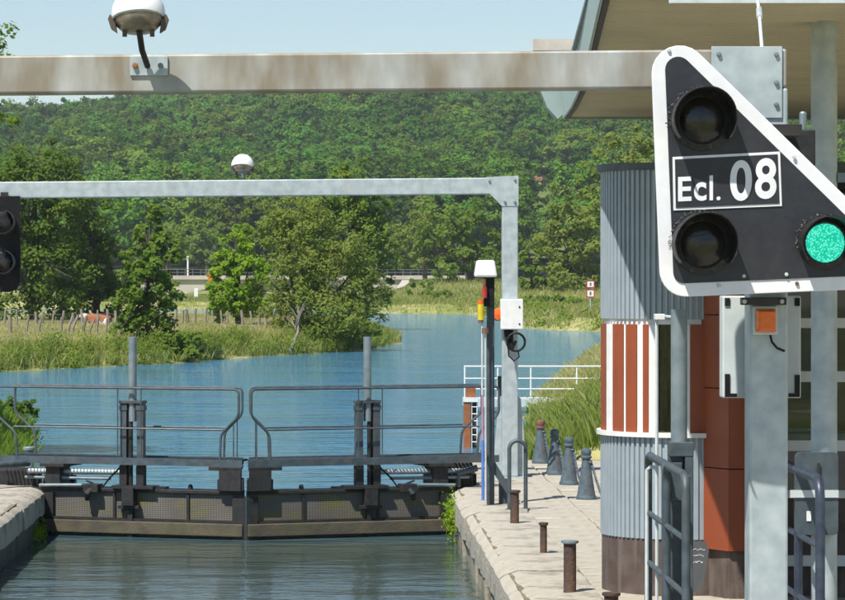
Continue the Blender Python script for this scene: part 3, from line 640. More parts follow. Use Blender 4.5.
while y < 42.0:
    L = min(rs.uniform(.7, 1.3), 42.4 - y)
    if L < .3: break
    place('coping_stone', copl[rs.randrange(4)], (XL - .37 + rs.uniform(-.015, .015), y + L / 2, -.17 + rs.uniform(-.01, .014)), ql, sy=L - .016); y += L
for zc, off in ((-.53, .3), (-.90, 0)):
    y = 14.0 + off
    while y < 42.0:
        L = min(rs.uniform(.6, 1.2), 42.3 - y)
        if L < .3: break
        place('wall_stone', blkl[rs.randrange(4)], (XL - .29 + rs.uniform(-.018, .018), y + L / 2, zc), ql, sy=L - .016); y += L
for i in range(5):
    for j in range(20):
        place('paving_slab', pav[rs.randrange(6)], (XL - .745 - .31 - i * .612, 30.5 + j * .6, -.034 + rs.uniform(-.008, .008)), ql)
MB().box(-11.9, XL - 3.9, 4.2, 42.3, -.027, 0).build('concrete_apron', 'paver', ql); MB().box(XL - 3.89, XL - .76, 4.2, 30.1, -.027, 0).build('concrete_apron', 'paver', ql)

# weeds growing out of the wall beside the right gate
def sprig(name, label, c, spread, n, leaf, mat, seed, drop=(0, 0, -1)):
    rng = np.random.default_rng(seed); p = rng.normal(size=(n, 3)) * np.array(spread); nn = rng.normal(size=(n, 3)) * .7 + np.array([-.5, -.5, .5])
    v, f = leaf_quads(p, nn, leaf, rng, .5); o = link(np_mesh(name, v, f, mat, np.repeat(rng.uniform(0, 1, n), 4), loc=c)); ORG[o.name] = Vector(c); tag(o, label, 'plant', kind='stuff'); return o
sprig('wall_plant', 'pale green plant growing from the quay wall beside the right gate', (XR - .03, 38.6, -.28), (.05, .28, .14), 500, .05, 'leaf_bright', 71)
sprig('wall_plant', 'small green tuft at the foot of the left quay wall', (XL + .03, 38.9, -.50), (.05, .25, .06), 260, .05, 'leaf_bright', 72)

# ------------------------------------------------------------------ lock gates
def gate(side):
    s_ = 1 if side == 'left' else -1
    heel = Vector((XL + .02 if s_ > 0 else XR - .02, 40.0, 0)); mit = Vector(((XL + XR) / 2 - s_ * .012, 39.1, 0))
    du = (mit - heel).normalized(); L = (mit - heel).length
    nv = Vector((-s_ * du.y, s_ * du.x, 0));
    if nv.y > 0: nv = -nv          # towards the camera
    def T(u, v, z): return heel + du * u + nv * v + Vector((0, 0, z))
    g = thing('lock_gate', {'left': 'left mitre gate leaf with grey walkway and handrails', 'right': 'right mitre gate leaf whose walkway reaches the stone quay'}[side], 'lock gate', heel, 'leaves of the lock gate')
    def bx(mb, u0, u1, v0, v1, z0, z1):
        k = .345 if u1 > L - .06 else 0     # ends at the mitre are cut along the lock axis
        ua, ub = u1 + v0 * k, u1 + v1 * k
        q = [T(u0, v0, z0), T(ua, v0, z0), T(ub, v1, z0), T(u0, v1, z0), T(u0, v0, z1), T(ua, v0, z1), T(ub, v1, z1), T(u0, v1, z1)]; return mb.hexa(q)
    bx(MB(), .0, L, -.10, .10, -2.8, -.035).build('gate_skin', 'gate_sheet', g)
    bx(MB(), -.05, L, -.14, .14, -.034, .012).build('top_beam', 'dark_machinery', g, bevel=.008)
    bx(MB(), .05, L - .02, .102, .19, -.56, -.40).build('fender_timber', 'timber', g, bevel=.012)
    bx(MB(), .05, L - .11, .102, .15, -.398, -.365).build('gap_strip', 'dark_machinery', g)  # dark strip standing in for the dark gap above the fender timber
    bx(MB(), L - .10, L + (.021 if s_ > 0 else -.004), .05, .165, -2.8, -.06).build('mitre_post', 'dark_machinery', g)
    bx(MB(), -.03, .16, .03, .15, -2.8, -.06).build('heel_post', 'dark_machinery', g)
    for u in (.36 * L, .73 * L): bx(MB(), u, u + .035, .1, .125, -.40, -.04).build('rib', 'dark_machinery', g)
    # walkway over the leaf
    gr = MB()
    for k in range(70):
        u = -.6 + k * (L + .53) / 70; bx(gr, u, u + .008, -.36, .185, .362, .39)
    tag(gr.build('grating', 'steel_paint', g), kind='stuff')
    for v in (-.38, .2): bx(MB(), -.62, L - .025, v - .012, v + .012, .315, .405).build('walkway_channel', 'steel_paint', g)
    w0 = MB(); bx(w0, L - .26, L - .04, -.16, .22, .012, .30); bx(w0, L - .40, L - .03, -.38, .22, .27, .314); bx(w0, L - .29, L - .01, -.18, .2, .012, .16); w0.build('walkway_support', 'dark_machinery', g, bevel=.006)
    w0 = MB(); bx(w0, .06, .26, -.16, .16, .012, .335); bx(w0, .0, .34, -.38, .22, .27, .314); w0.build('walkway_support', 'dark_machinery', g, bevel=.006)
    # handrails, water side and chamber side
    def crv(pts, r=.07, n=4):
        out = [pts[0]]
        for i in range(1, len(pts) - 1):
            p0, p1, p2 = map(Vector, (pts[i - 1], pts[i], pts[i + 1])); a = p1 + (p0 - p1).normalized() * min(r, (p0 - p1).length * .45); c = p1 + (p2 - p1).normalized() * min(r, (p2 - p1).length * .45)
            for k in range(n + 1):
                t = k / n; out.append(a * (1 - t) ** 2 + p1 * 2 * t * (1 - t) + c * t * t)
        return out + [pts[-1]]
    for v in (-.38, .2):
        Le = L - .03 + v * .30
        pts = [(-.32, .40), (-.34, .70), (-.62, .93), (-.62, 1.285), (Le - .03, 1.285), (Le - .03, .95), (Le - .27, .72), (Le - .28, .40)]
        MB().tube(crv([T(u, v, z) for u, z in pts]), .0165, 7).build('handrail', 'steel_paint', g, smooth=True)
        MB().tube([T(-.35, v, .775), T(Le - .24, v, .775)], .0125, 6).build('mid_rail', 'steel_paint', g, smooth=True)
        MB().tube([T(Le - .10, v, .39), T(Le - .10, v, .90)], .009, 6).build('rail_post', 'steel_paint', g, smooth=True)
    # paddle gear: twin channel posts, rack and ram
    pxc = 135.5 if s_ > 0 else 365
    uc = abs((pxc - CX) / (F / 39.6) - heel.x) / abs(du.x)
    for q in (-1, 1):
        a = MB(); bx(a, uc + q * .115 - .045, uc + q * .115 + .045, .04, .13, .012, 1.09); bx(a, uc + q * .115 - .055, uc + q * .115 + .055, .03, .14, 1.0, 1.06)
        a.build('channel_post', 'steel_paint', g, bevel=.004)
        bx(MB(), uc + q * .115 - .05, uc + q * .115 + .05, .035, .136, .012, .30).build('post_shoe', 'dark_machinery', g)
        MB().tube([T(uc + q * .16, .2, .40), T(uc + q * .16, .2, 1.28)], .009, 6).build('rail_post', 'steel_paint', g)
    bx(MB(), uc - .16, uc + .16, -.0, .16, 1.09, 1.125).build('head_plate', 'steel_paint', g, bevel=.004)
    MB().tube([T(uc, .09, 1.125), T(uc, .09, 1.93)], .052, 14).build('ram_cylinder', 'galvanised_dark', g, smooth=True)
    MB().tube([T(uc, .09, .86), T(uc, .09, 1.09)], [.05, .05], 12).build('ram_gland', 'galvanised_dark', g, smooth=True)
    MB().tube([T(uc - .02, .1, -.5), T(uc - .02, .1, .86)], .027, 10).build('paddle_rod', 'dark_machinery', g, smooth=True)
    bx(MB(), uc - .075, uc - .045, .06, .09, .0, 1.08).build('rack', 'dark_machinery', g)
    a = MB(); bx(a, uc - .09, uc + .07, .10, .24, -.20, .03); bx(a, uc - .16, uc + .13, .12, .2, -.24, -.20); bx(a, uc - .04, uc + .03, .1, .17, -.60, -.24); a.build('paddle_bracket', 'dark_machinery', g, bevel=.004)
    a = MB(); bx(a, uc - .25, uc + .32, -.02, .2, .012, .05); bx(a, uc + .3, uc + .46, .0, .12, .014, .04); a.build('gear_foot', 'dark_machinery', g)
    a = MB(); bx(a, uc - .62, uc - .42, .06, .24, -.04, .06); a.tube([T(uc - .5, .18, .03), T(uc - .56, .24, -.06), T(uc - .58, .2, -.14)], [.045, .045, .03], 8); a.build('latch_box', 'dark_machinery', g, bevel=.004)
    MB().tube([T(-.02, .17, .03), T(uc - .66, .17, .045)], .022, 8).build('pull_rod', 'galvanised_dark', g, smooth=True)
    MB().lathe([(.0, 0), (.03, 0), (.032, .03), (.02, .06), (.0, .065)], T(L - .72, .02, .012), 10).build('knob', 'dark_machinery', g, smooth=True)
    MB().tube([T(-.25, .02, .20), T(uc - .15, .02, .21)], .035, 10).build('gate_ram', 'galvanised', g, smooth=True)
    MB().tube([T(-.25, .10, .125), T(uc - .3, .10, .13)], .02, 8).build('gate_ram', 'galvanised_dark', g, smooth=True)
    MB().tube([T(uc - .62, .14, .1), T(uc - .4, .12, .02), T(uc - .3, .13, .14), T(uc - .16, .1, .28)], .012, 6).build('hose', 'black_rubber', g, smooth=True)
    return g
gate('left'); gate('right')
# ram housings set on the quays
hz = thing('ram_housing', 'dark ram housing with bent pipe on the left quay', 'machinery', (XL - .35, 40.35, 0), 'ram housings at the gate heels')
MB().box(XL - .62, XL - .1, 40.2, 40.75, -.015, .20).build('block', 'dark_machinery', hz, bevel=.01)
MB().box(XL - .05, XL + .36, 40.28, 40.6, -.22, .12).build('pivot_block', 'dark_machinery', hz, bevel=.01)
MB().tube([(XL - .62, 39.5, 0), (XL - .62, 39.5, .22), (XL - .55, 39.55, .30), (XL - .2, 39.9, .31)], .045, 10).build('bent_pipe', 'steel_paint', hz, smooth=True)
MB().lathe([(.062, -.02), (.062, .19), (.0, .2)], (XL - .72, 39.2, 0), 12).build('stub', 'steel_paint', hz, smooth=True)
hz = thing('ram_housing', 'dark ram housing under the walkway end on the right quay', 'machinery', (XR + .05, 40.45, 0), 'ram housings at the gate heels')
MB().box(XR - .32, XR + .36, 40.3, 40.8, -.25, .14).build('block', 'dark_machinery', hz, bevel=.01)
MB().box(XR - .1, XR + .30, 40.12, 40.29, -.01, .30).build('pivot_block', 'dark_machinery', hz, bevel=.01)
MB().tube([(XR + .1, 39.95, 0), (XR + .1, 39.95, .18), (XR + .35, 40, .24)], .045, 10).build('bent_pipe', 'steel_paint', hz, smooth=True)
sprig('heel_plant', 'dry grassy tuft on the ram housing under the right walkway end', (XR + .0, 40.5, .19), (.13, .08, .035), 200, .06, 'weed_leaf', 73)
sprig('heel_plant', 'mossy tuft on the ram housing of the left quay', (XL + .08, 40.4, .13), (.12, .08, .04), 260, .05, 'weed_leaf', 74)
st = MB().lathe([(.0, .46), (.075, .46), (.085, .45), (.085, .42), (.062, .41), (.062, .05), (.085, .0), (.085, -.015)], (-3.92, 40.95, 0), 14).build('mooring_post', 'galvanised_dark', org=(-3.92, 40.95, 0), smooth=True)
tag(st, 'short grey capped post on the left quay behind the handrail', 'post')

# ------------------------------------------------------------------ gantries
def lamp(px, py_rim, py_base, Y, half_px, label, tilt):
    s = F / Y; c = P(px, py_rim, Y); r = half_px / s
    t = thing('gantry_lamp', label, 'lamp', P(px, py_base, Y), 'dome lamps on the gantries')
    ax = Vector((math.sin(R(tilt)), .30, 1)).normalized()
    MB().lathe([(r * .97, -.0), (r * .99, r * .10), (r * .95, r * .42), (r * .78, r * .78), (r * .48, r * 1.02), (r * .18, r * 1.12), (0, r * 1.14)], c, 24, ax).build('dome_cap', 'dome_white', t, smooth=True)
    MB().lathe([(r * .98, -.001), (r * .99, -r * .04), (r * .94, -r * .09), (r * .88, -.0)], c, 24, ax).build('rim', 'pale_paint', t, smooth=True)
    MB().lathe([(r * .90, -r * .05), (r * .86, -r * .20), (r * .66, -r * .42), (r * .32, -r * .50), (0, -r * .51)], c, 24, ax).build('glass_bowl', 'lamp_bowl', t, smooth=True)
    for q in (-1, 1):
        MB().prism([c + Vector((q * r * 1.02, -r * .25, r * .12)), c + Vector((q * r * 1.10, -r * .25, -r * .05)), c + Vector((q * r * .98, -r * .25, -r * .42)), c + Vector((q * r * .78, -r * .25, -r * .55)), c + Vector((q * r * .84, -r * .25, -r * .1))], (0, r * .5, 0)).build('clip', 'lamp_clip', t)
        MB().box(c.x + q * r * .5 - r * .08, c.x + q * r * .5 + r * .08, c.y - r * .1, c.y + r * .1, c.z - r * .68, c.z - r * .42).build('catch', 'lamp_clip', t)
    return t, c, r, s
def gantry(Y, xl, xr, z0, z1, label, mat, bigplate):
    g = thing('gantry', label, 'gantry', (xr, Y, 0))
    d = .10
    fl = .0085 * (xr - xl + .2)     # the beam falls a little to the left
    MB().hexa([(xl - .1, Y - d, z0 - fl), (xr + .1, Y - d, z0), (xr + .1, Y + d, z0), (xl - .1, Y + d, z0 - fl), (xl - .1, Y - d, z1 - fl), (xr + .1, Y - d, z1), (xr + .1, Y + d, z1), (xl - .1, Y + d, z1 - fl)]).build('crossbeam', mat, g, bevel=.012)
    for x in (xl, xr):
        MB().box(x - .106, x + .106, Y - d - .004, Y + d + .004, 0.012, z0 - .004 - (fl if x == xl else 0)).build('column', 'galvanised', g, bevel=.014)
        MB().box(x - .24, x + .24, Y - .24, Y + .24, -.012, .012).build('base_plate', 'galvanised', g)
        for q in (-1, 1):
            MB().prism([(x + q * .108, Y - .008, .013), (x + q * .235, Y - .008, .013), (x + q * .15, Y - .008, 1.05 if not bigplate else .62), (x + q * .108, Y - .008, 1.1 if not bigplate else .66)], (0, .016, 0)).build('stiffener', 'galvanised', g)
    return g
# near one
ZB0, ZB1 = 3.735, 3.945
g1 = gantry(17.2, -4.75, 2.415, ZB0, ZB1, 'near galvanised gantry with brown stained crossbeam over the chamber', 'galvanised_stained', True)
pl = MB().prism([(2.10, 17.084, 3.957), (2.487, 17.084, 3.957), (2.487, 17.084, 3.565), (2.30, 17.084, 3.565), (2.10, 17.084, 3.72)], (0, .012, 0)).build('gusset_plate', 'galvanised', g1, bevel=.002)
for x, z in ((2.14, 3.915), (2.455, 3.915), (2.455, 3.76), (2.455, 3.64), (2.14, 3.76)): MB().lathe([(.0, .016), (.012, .014), (.014, 0)], (x, 17.083, z), 8, (0, -1, 0)).build('bolt', 'galvanised_dark', pl, smooth=True)
MB().box(2.45, 2.66, 17.02, 17.16, 3.30, 3.50).build('junction_box', 'dark_machinery', g1, bevel=.01)
MB().lathe([(.02, 0), (.02, .09), (.012, .1)], (2.60, 17.08, 3.50), 8).build('cable_gland', 'galvanised_dark', g1)
# far one
g2 = gantry(41.9, -4.78, 2.44, 3.80, 4.02, 'far galvanised gantry spanning the lock at the gates', 'galvanised', False)
Yf = 41.9 - .112
pl = MB().prism([P(486, 177, Yf), P(518.5, 175.5, Yf), P(518.5, 206, Yf), P(502, 206, Yf), P(489, 193, Yf)], (0, .01, 0)).build('gusset_plate', 'galvanised', g2)
for x, y in ((489.5, 181), (515, 180), (515, 202), (505, 202)): MB().lathe([(.0, .02), (.016, .018), (.02, 0)], P(x, y, Yf), 8, (0, -1, 0)).build('bolt', 'galvanised_dark', pl)

t, c, r, s = lamp(138.5, 18, 75, 16.78, 27.5, 'big weathered dome lamp on the near gantry beam', -3)
MB().tube([c + Vector((.005, -.03, -r * .46)), P(142, 50, 16.84), P(147.5, 66, 17.07)], .017, 10).build('arm', 'dark_machinery', t, smooth=True)
bp = MB().box(P(129, 0, 17).x, P(167, 0, 17).x, 17.086, 17.098, P(0, 75.5, 17.08).z, P(0, 56, 17.08).z).build('mounting_plate', 'galvanised', t, bevel=.002)
MB().lathe([(0, .02), (.014, .018), (.016, 0)], P(135, 65.5, 17.085), 8, (0, -1, 0)).build('bolt', 'pile_rust', bp); MB().lathe([(0, .02), (.014, .018), (.016, 0)], P(160.5, 65.5, 17.085), 8, (0, -1, 0)).build('bolt', 'galvanised_dark', bp)
t, c, r, s = lamp(242.5, 167, 178, 41.9, 11.5, 'small white dome lamp on the far gantry beam', 2)
MB().tube([c + Vector((0, 0, -r * .55)), Vector((c.x, 41.9, 4.02))], .018, 8).build('arm', 'galvanised', t, smooth=True)

# control box with coiled cables on the far column
t = thing('control_box', 'white control box with black cable coil on the far gantry column', 'control box', P(512, 330, 41.7))
a, b_ = P(500.5, 329.5, 41.65), P(523, 299, 41.65)
MB().box(a.x, b_.x, 41.6, 41.79, a.z, b_.z).build('case', 'white_paint', t, bevel=.012)
for yy in (307, 324): MB().lathe([(0, .006), (.012, .005), (.013, 0)], P(519.5, yy, 41.598), 8, (0, -1, 0)).build('screw', 'dark_machinery', t)
cb = MB()
for k in range(4): cb.tube([P(505 + 2.3 * k, 329, 41.7), P(506 + 2 * k, 338 + 2 * k, 41.66), P(510 + k, 346, 41.64), P(513 + k, 350 - k * 3, 41.62)], .02, 6)
cb.build('cable_bundle', 'black_rubber', t, smooth=True)
MB().tube([P(516 + 9.0 * math.cos(k / 16 * 6.28), 342 + 9 * math.sin(k / 16 * 6.28), 41.62) for k in range(17)], .018, 6).build('cable_coil', 'black_rubber', t, smooth=True)
MB().tube([P(508, 346, 41.62), P(509, 356, 41.62), P(514, 361, 41.62), P(519, 357, 41.62), P(518, 350, 41.62)], .012, 6).build('loose_cable', 'black_rubber', t, smooth=True)
t = thing('warning_lamp', 'orange round warning lamp at the left of the white control box', 'lamp', P(498, 320, 41.7))
MB().lathe([(.0, .09), (.07, .08), (.085, .03), (.09, 0)], P(499, 314, 41.72), 14, (-.3, -1, 0)).build('lens', 'orange_plastic', t, smooth=True)
MB().lathe([(.09, -.14), (.095, -.05), (.095, 0.0)], P(498, 314, 41.76), 14, (-.3, -1, 0)).build('body', 'dark_machinery', t, smooth=True)

# signal hung below the far beam at the left edge
t = thing('lock_signal', 'black signal board with hooded lamps under the far beam, left edge', 'signal', P(2, 290, 41.75))
pts = [P(-34, 196, 41.7), P(20, 196, 41.7), P(20.5, 262, 41.7), P(20, 282, 41.7), P(17, 289, 41.7), P(10, 292, 41.7), P(-34, 292, 41.7)]
MB().prism(pts, (0, .05, 0)).build('board', 'black_rubber', t, bevel=.006)
for yy in (222, 262): MB().lathe([(.16, 0), (.16, .26), (.15, .26), (.15, 0)], P(4, yy, 41.69), 18, (0, -1, 0), R(-35), R(215)).build('hood', 'hood_black', t, smooth=True); MB().lathe([(0, .02), (.11, .015), (.14, 0)], P(4, yy, 41.69), 18, (0, -1, 0)).build('lens', 'lens_dark', t, smooth=True)
MB().box(P(4, 0, 41.7).x - .05, P(4, 0, 41.7).x + .05, 41.72, 41.78, P(0, 198, 41.7).z - .02, 3.82).build('hanger', 'dark_machinery', t)

# ------------------------------------------------------------------ the signal sign in front
YS = 16.62
def fillet(poly, rad, n=8):
    out = []; m = len(poly)
    for i in range(m):
        p0, p1, p2 = (Vector((*poly[j % m], 0)) for j in (i - 1, i, i + 1)); a = (p0 - p1).normalized(); c = (p2 - p1).normalized(); half = a.angle(c) / 2
        r_ = rad[i]; t_ = r_ / math.tan(half); ctr = p1 + (a + c).normalized() * (r_ / math.sin(half)); s0 = p1 + a * t_; s1 = p1 + c * t_
        v0, v1 = s0 - ctr, s1 - ctr
        for k in range(n + 1):
            u = k / n; an = v0.angle(v1); w_ = (v0 * math.sin((1 - u) * an) + v1 * math.sin(u * an)) / math.sin(an); q = ctr + w_; out.append((q.x, q.y))
    return out
def inset(poly, d):
    m = len(poly); ctr = Vector((sum(p[0] for p in poly) / m, sum(p[1] for p in poly) / m)); L = []
    for i in range(m):
        a = Vector(poly[i]); b = Vector(poly[(i + 1) % m]); nn = Vector((-(b - a).y, (b - a).x)).normalized()
        if (ctr - a).dot(nn) < 0: nn = -nn
        L.append((a + nn * d, (b - a).normalized()))
    out = []
    for i in range(m):
        (a, da), (b, db) = L[i - 1], L[i]; den = da.x * db.y - da.y * db.x; t_ = ((b - a).x * db.y - (b - a).y * db.x) / den; q = a + da * t_; out.append((q.x, q.y))
    return out
tri = [(649, 4), (660.8, 297.8), (937, 286)]
sg = thing('lock_signal', 'large triangular black signal with white rim reading Ecl. 08, green light lit', 'signal', P(700, 296, YS))
MB().prism([P(x, y, YS) for x, y in fillet(tri, [28, 26, 26])], (0, .03, 0)).build('rim_plate', 'white_reflective', sg, bevel=.004)
MB().prism([P(x, y, YS - .006) for x, y in fillet(inset(tri, 13.5), [13, 11, 11])], (0, .004, 0)).build('board', 'sign_black', sg)
pq = [(672.5, 157), (780, 151.5), (782, 206), (673.5, 210.5)]
npl = MB().prism([P(x, y, YS - .012) for x, y in pq], (0, .004, 0)).build('name_plate', 'white_reflective', sg)
def lerp4(u, v): 
    a = Vector(pq[0]).lerp(Vector(pq[1]), u); b = Vector(pq[3]).lerp(Vector(pq[2]), u); return a.lerp(b, v)
ii = [lerp4(.022, .048), lerp4(.978, .048), lerp4(.978, .952), lerp4(.022, .952)]
MB().prism([P(q.x, q.y, YS - .0155) for q in ii], (0, .003, 0)).build('plate_field', 'sign_black', npl)
def text(s, x0, x1, y0, y1, parent, name='lettering', slope=-.045):
    cu = bpy.data.curves.new('t', 'FONT'); cu.body = s; cu.size = 1; cu.offset = .022; cu.extrude = 0; cu.resolution_u = 6
    o = bpy.data.objects.new('t', cu); COL.objects.link(o); bpy.context.view_layer.update()
    me = bpy.data.meshes.new_from_object(o.evaluated_get(bpy.context.evaluated_depsgraph_get())); bpy.data.objects.remove(o)
    co = [v.co.copy() for v in me.vertices]; ax, bx_ = min(c.x for c in co), max(c.x for c in co); ay, by = min(c.y for c in co), max(c.y for c in co)
    org = root_org(parent)
    for v, c_ in zip(me.vertices, co):
        px = x0 + (c_.x - ax) / (bx_ - ax) * (x1 - x0); py = y1 + (c_.y - ay) / (by - ay) * (y0 - y1) + slope * (px - x0)
        v.co = P(px, py, YS - .0185) - org
    me.materials.append(M['white_reflective']); o = bpy.data.objects.new(name, me); link(o, parent); return o
text('E', 678, 691.5, 177, 201.5, npl); text('c', 694, 706.5, 182.5, 201.2, npl); text('l', 709.5, 713, 175.5, 200.4, npl); text('.', 716.5, 720.5, 196.5, 200.4, npl)
text('0', 730, 752, 160.5, 201.5, npl); text('8', 755, 776.5, 158.5, 199.5, npl)
def signal_light(px, py, lens_mat, rl, rh, depth):
    s = F / YS; c = P(px, py, YS - .008)
    hd = MB(); n = 26; a0, a1 = R(-38), R(218); ro, ri = rh / s, rh / s - .006; vs = []
    for k in range(n + 1):
        t_ = a0 + (a1 - a0) * k / n; dep = depth * (.62 + .38 * max(0, math.sin(t_)))
        for rr, dd in ((ro, 0), (ro * 1.0, dep), (ri, dep), (ri, 0)): vs.append(c + Vector((math.cos(t_) * rr, -dd, math.sin(t_) * rr)))
    hd.add(vs, [(4 * k + j, 4 * (k + 1) + j, 4 * (k + 1) + j + 1, 4 * k + j + 1) for k in range(n) for j in range(3)] + [(0, 1, 2, 3), (4 * n + 3, 4 * n + 2, 4 * n + 1, 4 * n)])
    h_ = hd.build('hood', 'hood_black', sg, smooth=True)
    du = MB(); rd = random.Random(int(px))     # crumbs of dust and cobweb in the corner between hood and board
    for k in range(90):
        t_ = R(rd.uniform(35, 190)); rr = ro + rd.uniform(.001, .016) * (1 if rd.random() < .8 else 1.7); q = c + Vector((math.cos(t_) * rr, -.001, math.sin(t_) * rr)); e = rd.uniform(.003, .009)
        du.add([q + Vector((e * math.cos(a_ + t_), -rd.uniform(0, .004), e * math.sin(a_ + t_) * .7)) for a_ in (0, 2.1, 4.2)] , [(0, 1, 2)])
    tag(du.build('dust_crust', 'hood_dust', h_), kind='stuff')
    MB().lathe([(rh / s * .98, 0), (rh / s * .98, .012), (rl / s * 1.02, .02), (rl / s * .98, .008)], c, 28, (0, -1, 0)).build('bezel', 'hood_black', sg, smooth=True)
    MB().lathe([(0, .03), (rl / s * .5, .026), (rl / s * .85, .016), (rl / s, .004)], c, 28, (0, -1, 0)).build('lens', lens_mat, sg, smooth=True)
signal_light(702, 120, 'lens_dark', 24, 31.5, .26); signal_light(703, 244, 'lens_dark', 24, 31.5, .26); signal_light(825, 243, 'green_light', 20.5, 27, .24)
for x, y in ((669, 50.5), (794, 156.5), (786.5, 274.5), (744, 276), (719, 285.5), (797, 283.5)): MB().lathe([(0, .008), (.009, .007), (.011, 0)], P(x, y, YS - (.010 if y < 277 and x > 670 else .004)), 8, (0, -1, 0)).build('rivet', 'pale_paint' if x != 797 else 'copper_brown', sg)
for z in (2.75, 3.45): MB().box(2.30, 2.53, YS + .032, 17.09, z, z + .06).build('mounting_arm', 'dark_machinery', sg)
MB().box(P(741, 0, 17.05).x, P(786, 0, 17.05).x, 17.02, 17.092, P(0, 305, 17.05).z, P(0, 297.5, 17.05).z).build('clamp_bar', 'sign_black', sg, bevel=.004)
for x in (744.5, 782): MB().lathe([(0, .015), (.011, .013), (.013, 0)], P(x, 301.5, 17.018), 8, (0, -1, 0)).build('bolt', 'pale_paint', sg)
# back board behind the column
t = thing('equipment_cabinet', 'grey flat cabinet with black corner brackets behind the near column', 'cabinet', P(760, 398, 17.45))
a, b_ = P(722.5, 398, 17.36), P(801, 296, 17.36)
MB().box(a.x, b_.x, 17.36, 17.5, a.z, b_.z).build('case', 'pale_paint', t, bevel=.008)
for x0, x1, y0, y1 in ((725, 730, 298, 306), (725, 730, 374, 397), (730.2, 737, 393.5, 397), (795, 800, 375, 397), (789, 794.8, 393.5, 397), (795, 800, 298, 306)):
    q, w_ = P(x0, y1, 17.35), P(x1, y0, 17.35); MB().box(q.x, w_.x, 17.352, 17.372, q.z, w_.z).build('corner_bracket', 'black_rubber', t)
for z in (2.15, 2.5): MB().box(2.37, 2.46, 17.305, 17.362, z, z + .05).build('stand_off', 'dark_machinery', t)
# orange beacon
t = thing('warning_lamp', 'square orange warning lamp with black cable on the near column', 'lamp', P(765, 335, 17.06))
a, b_ = P(753.5, 335, 17.04), P(778, 306, 17.04)
MB().box(a.x, b_.x, 17.05, 17.094, a.z, b_.z).build('frame', 'pale_paint', t, bevel=.006)
a, b_ = P(755.5, 332.5, 17.04), P(776.5, 308.5, 17.04)
MB().hexa([(a.x, 17.05, a.z), (b_.x, 17.05, a.z), (b_.x, 17.05, b_.z), (a.x, 17.05, b_.z), (a.x + .012, 17.0, a.z + .012), (b_.x - .012, 17.0, a.z + .012), (b_.x - .012, 17.0, b_.z - .012), (a.x + .012, 17.0, b_.z - .012)]).build('lens', 'orange_plastic', t, bevel=.008)
MB().tube([P(770, 334, 17.06), P(772, 342, 17.06), P(777, 348, 17.07), P(784.5, 351, 17.08)], .0065, 8).build('cable', 'black_rubber', t, smooth=True)
c = thing('hanging_cable', 'black cable hanging along the right side of the near column', 'cable', P(786, 440, 17.2)); 
MB().tube([P(785.8, 392, 17.2), P(787, 405, 17.2), P(785.8, 420, 17.2), P(786.8, 432, 17.19), P(785.6, 446, 17.2), P(785.2, 470, 17.2)], .010, 8).build('cable', 'black_rubber', c, smooth=True)

# ------------------------------------------------------------------ quay furniture
bl0 = None
for k, (Y, X, dz, lab) in enumerate([(45.1, 3.07, 0, 'farthest dark cone bollard, its head rusty red, before the tall grass'), (42.4, 3.08, 0, 'second farthest cone bollard with blue-grey paint'), (40.4, 3.12, 0, 'third cone bollard, second nearest to the booth'), (37.7, 3.12, 0, 'nearest cone bollard, beside the round booth')]):
    if bl0 is None:
        bl0 = thing('cone_bollard', lab, 'bollard', (X, Y, 0), 'cone bollards on the quay')
        B = lambda pr: [(r_, z) for r_, z in pr]
        MB().lathe([(.0, -.012), (.125, -.012), (.125, .03), (.115, .05)], (X, Y, 0), 20).build('foot', 'bollard_paint', bl0, smooth=True)
        MB().lathe([(.112, .048), (.105, .09), (.085, .22), (.066, .36), (.052, .47), (.05, .49)], (X, Y, 0), 20).build('shaft', 'bollard_paint', bl0, smooth=True)
        MB().lathe([(.05, .488), (.066, .50), (.066, .52), (.056, .53), (.06, .55), (.066, .57), (.058, .60), (.035, .615), (0, .62)], (X, Y, 0), 20).build('head', 'bollard_paint', bl0, smooth=True)
        MB().tube([(X + .03, Y - .062, .46), (X + .05, Y - .085, .45), (X + .06, Y - .06, .445)], .012, 6).build('chain_eye', 'bollard_paint', bl0, smooth=True)
        o = bl0
    else:
        o = copy_tree(bl0); o.location = (X, Y, 0); o['label'] = lab; ORG[o.name] = Vector((X, Y, 0))
    if k == 0: pass
hd = [c for c in bl0.children if c.name.startswith('head')][0]; hd.data = hd.data.copy(); 
for c in bpy.data.objects:
    if c.name.startswith('cone_bollard') and c is not bl0:
        for ch in c.children:
            if ch.name.startswith('head'): pass
old = hd.data; hd.data = old; 
m_head = solid('rusty_head', (0.22, 0.07, 0.05), (0.12, 0.08, 0.07), 0.8, 0, 20); hd.data.materials[0] = m_head; hd['label'] = 'rusty red head'
pos = [(3.07, 45.1), (3.08, 42.4), (3.12, 40.4), (3.12, 37.7), (3.15, 34.4)]
for k in range(4):
    a, b_ = Vector((*pos[k], .46)), Vector((*pos[k + 1], .46)); a.x += .06; b_.x += .06; mb = MB()
    if k == 3: b_ = Vector((3.4, 35.3, 0.02))
    n = 46
    for i in range(n):
        u0, u1 = i / n, (i + 1.25) / n; sag = .36 if k < 3 else .28
        f_ = lambda u: a.lerp(b_, u) - Vector((0, 0, sag * (1 - (2 * min(u, 1) - 1) ** 2)))
        mb.bar(f_(u0), f_(min(u1, 1)), .030 if i % 2 else .012, .012 if i % 2 else .030)
    o = mb.build('chain', 'bollard_paint', org=tuple(a)); tag(o, ['sagging chain between the farthest two cone bollards', 'sagging chain between the middle two cone bollards', 'sagging chain between the nearest two cone bollards', 'chain trailing from the nearest cone bollard to the ground'][k], 'chain', 'chains of the cone bollards')
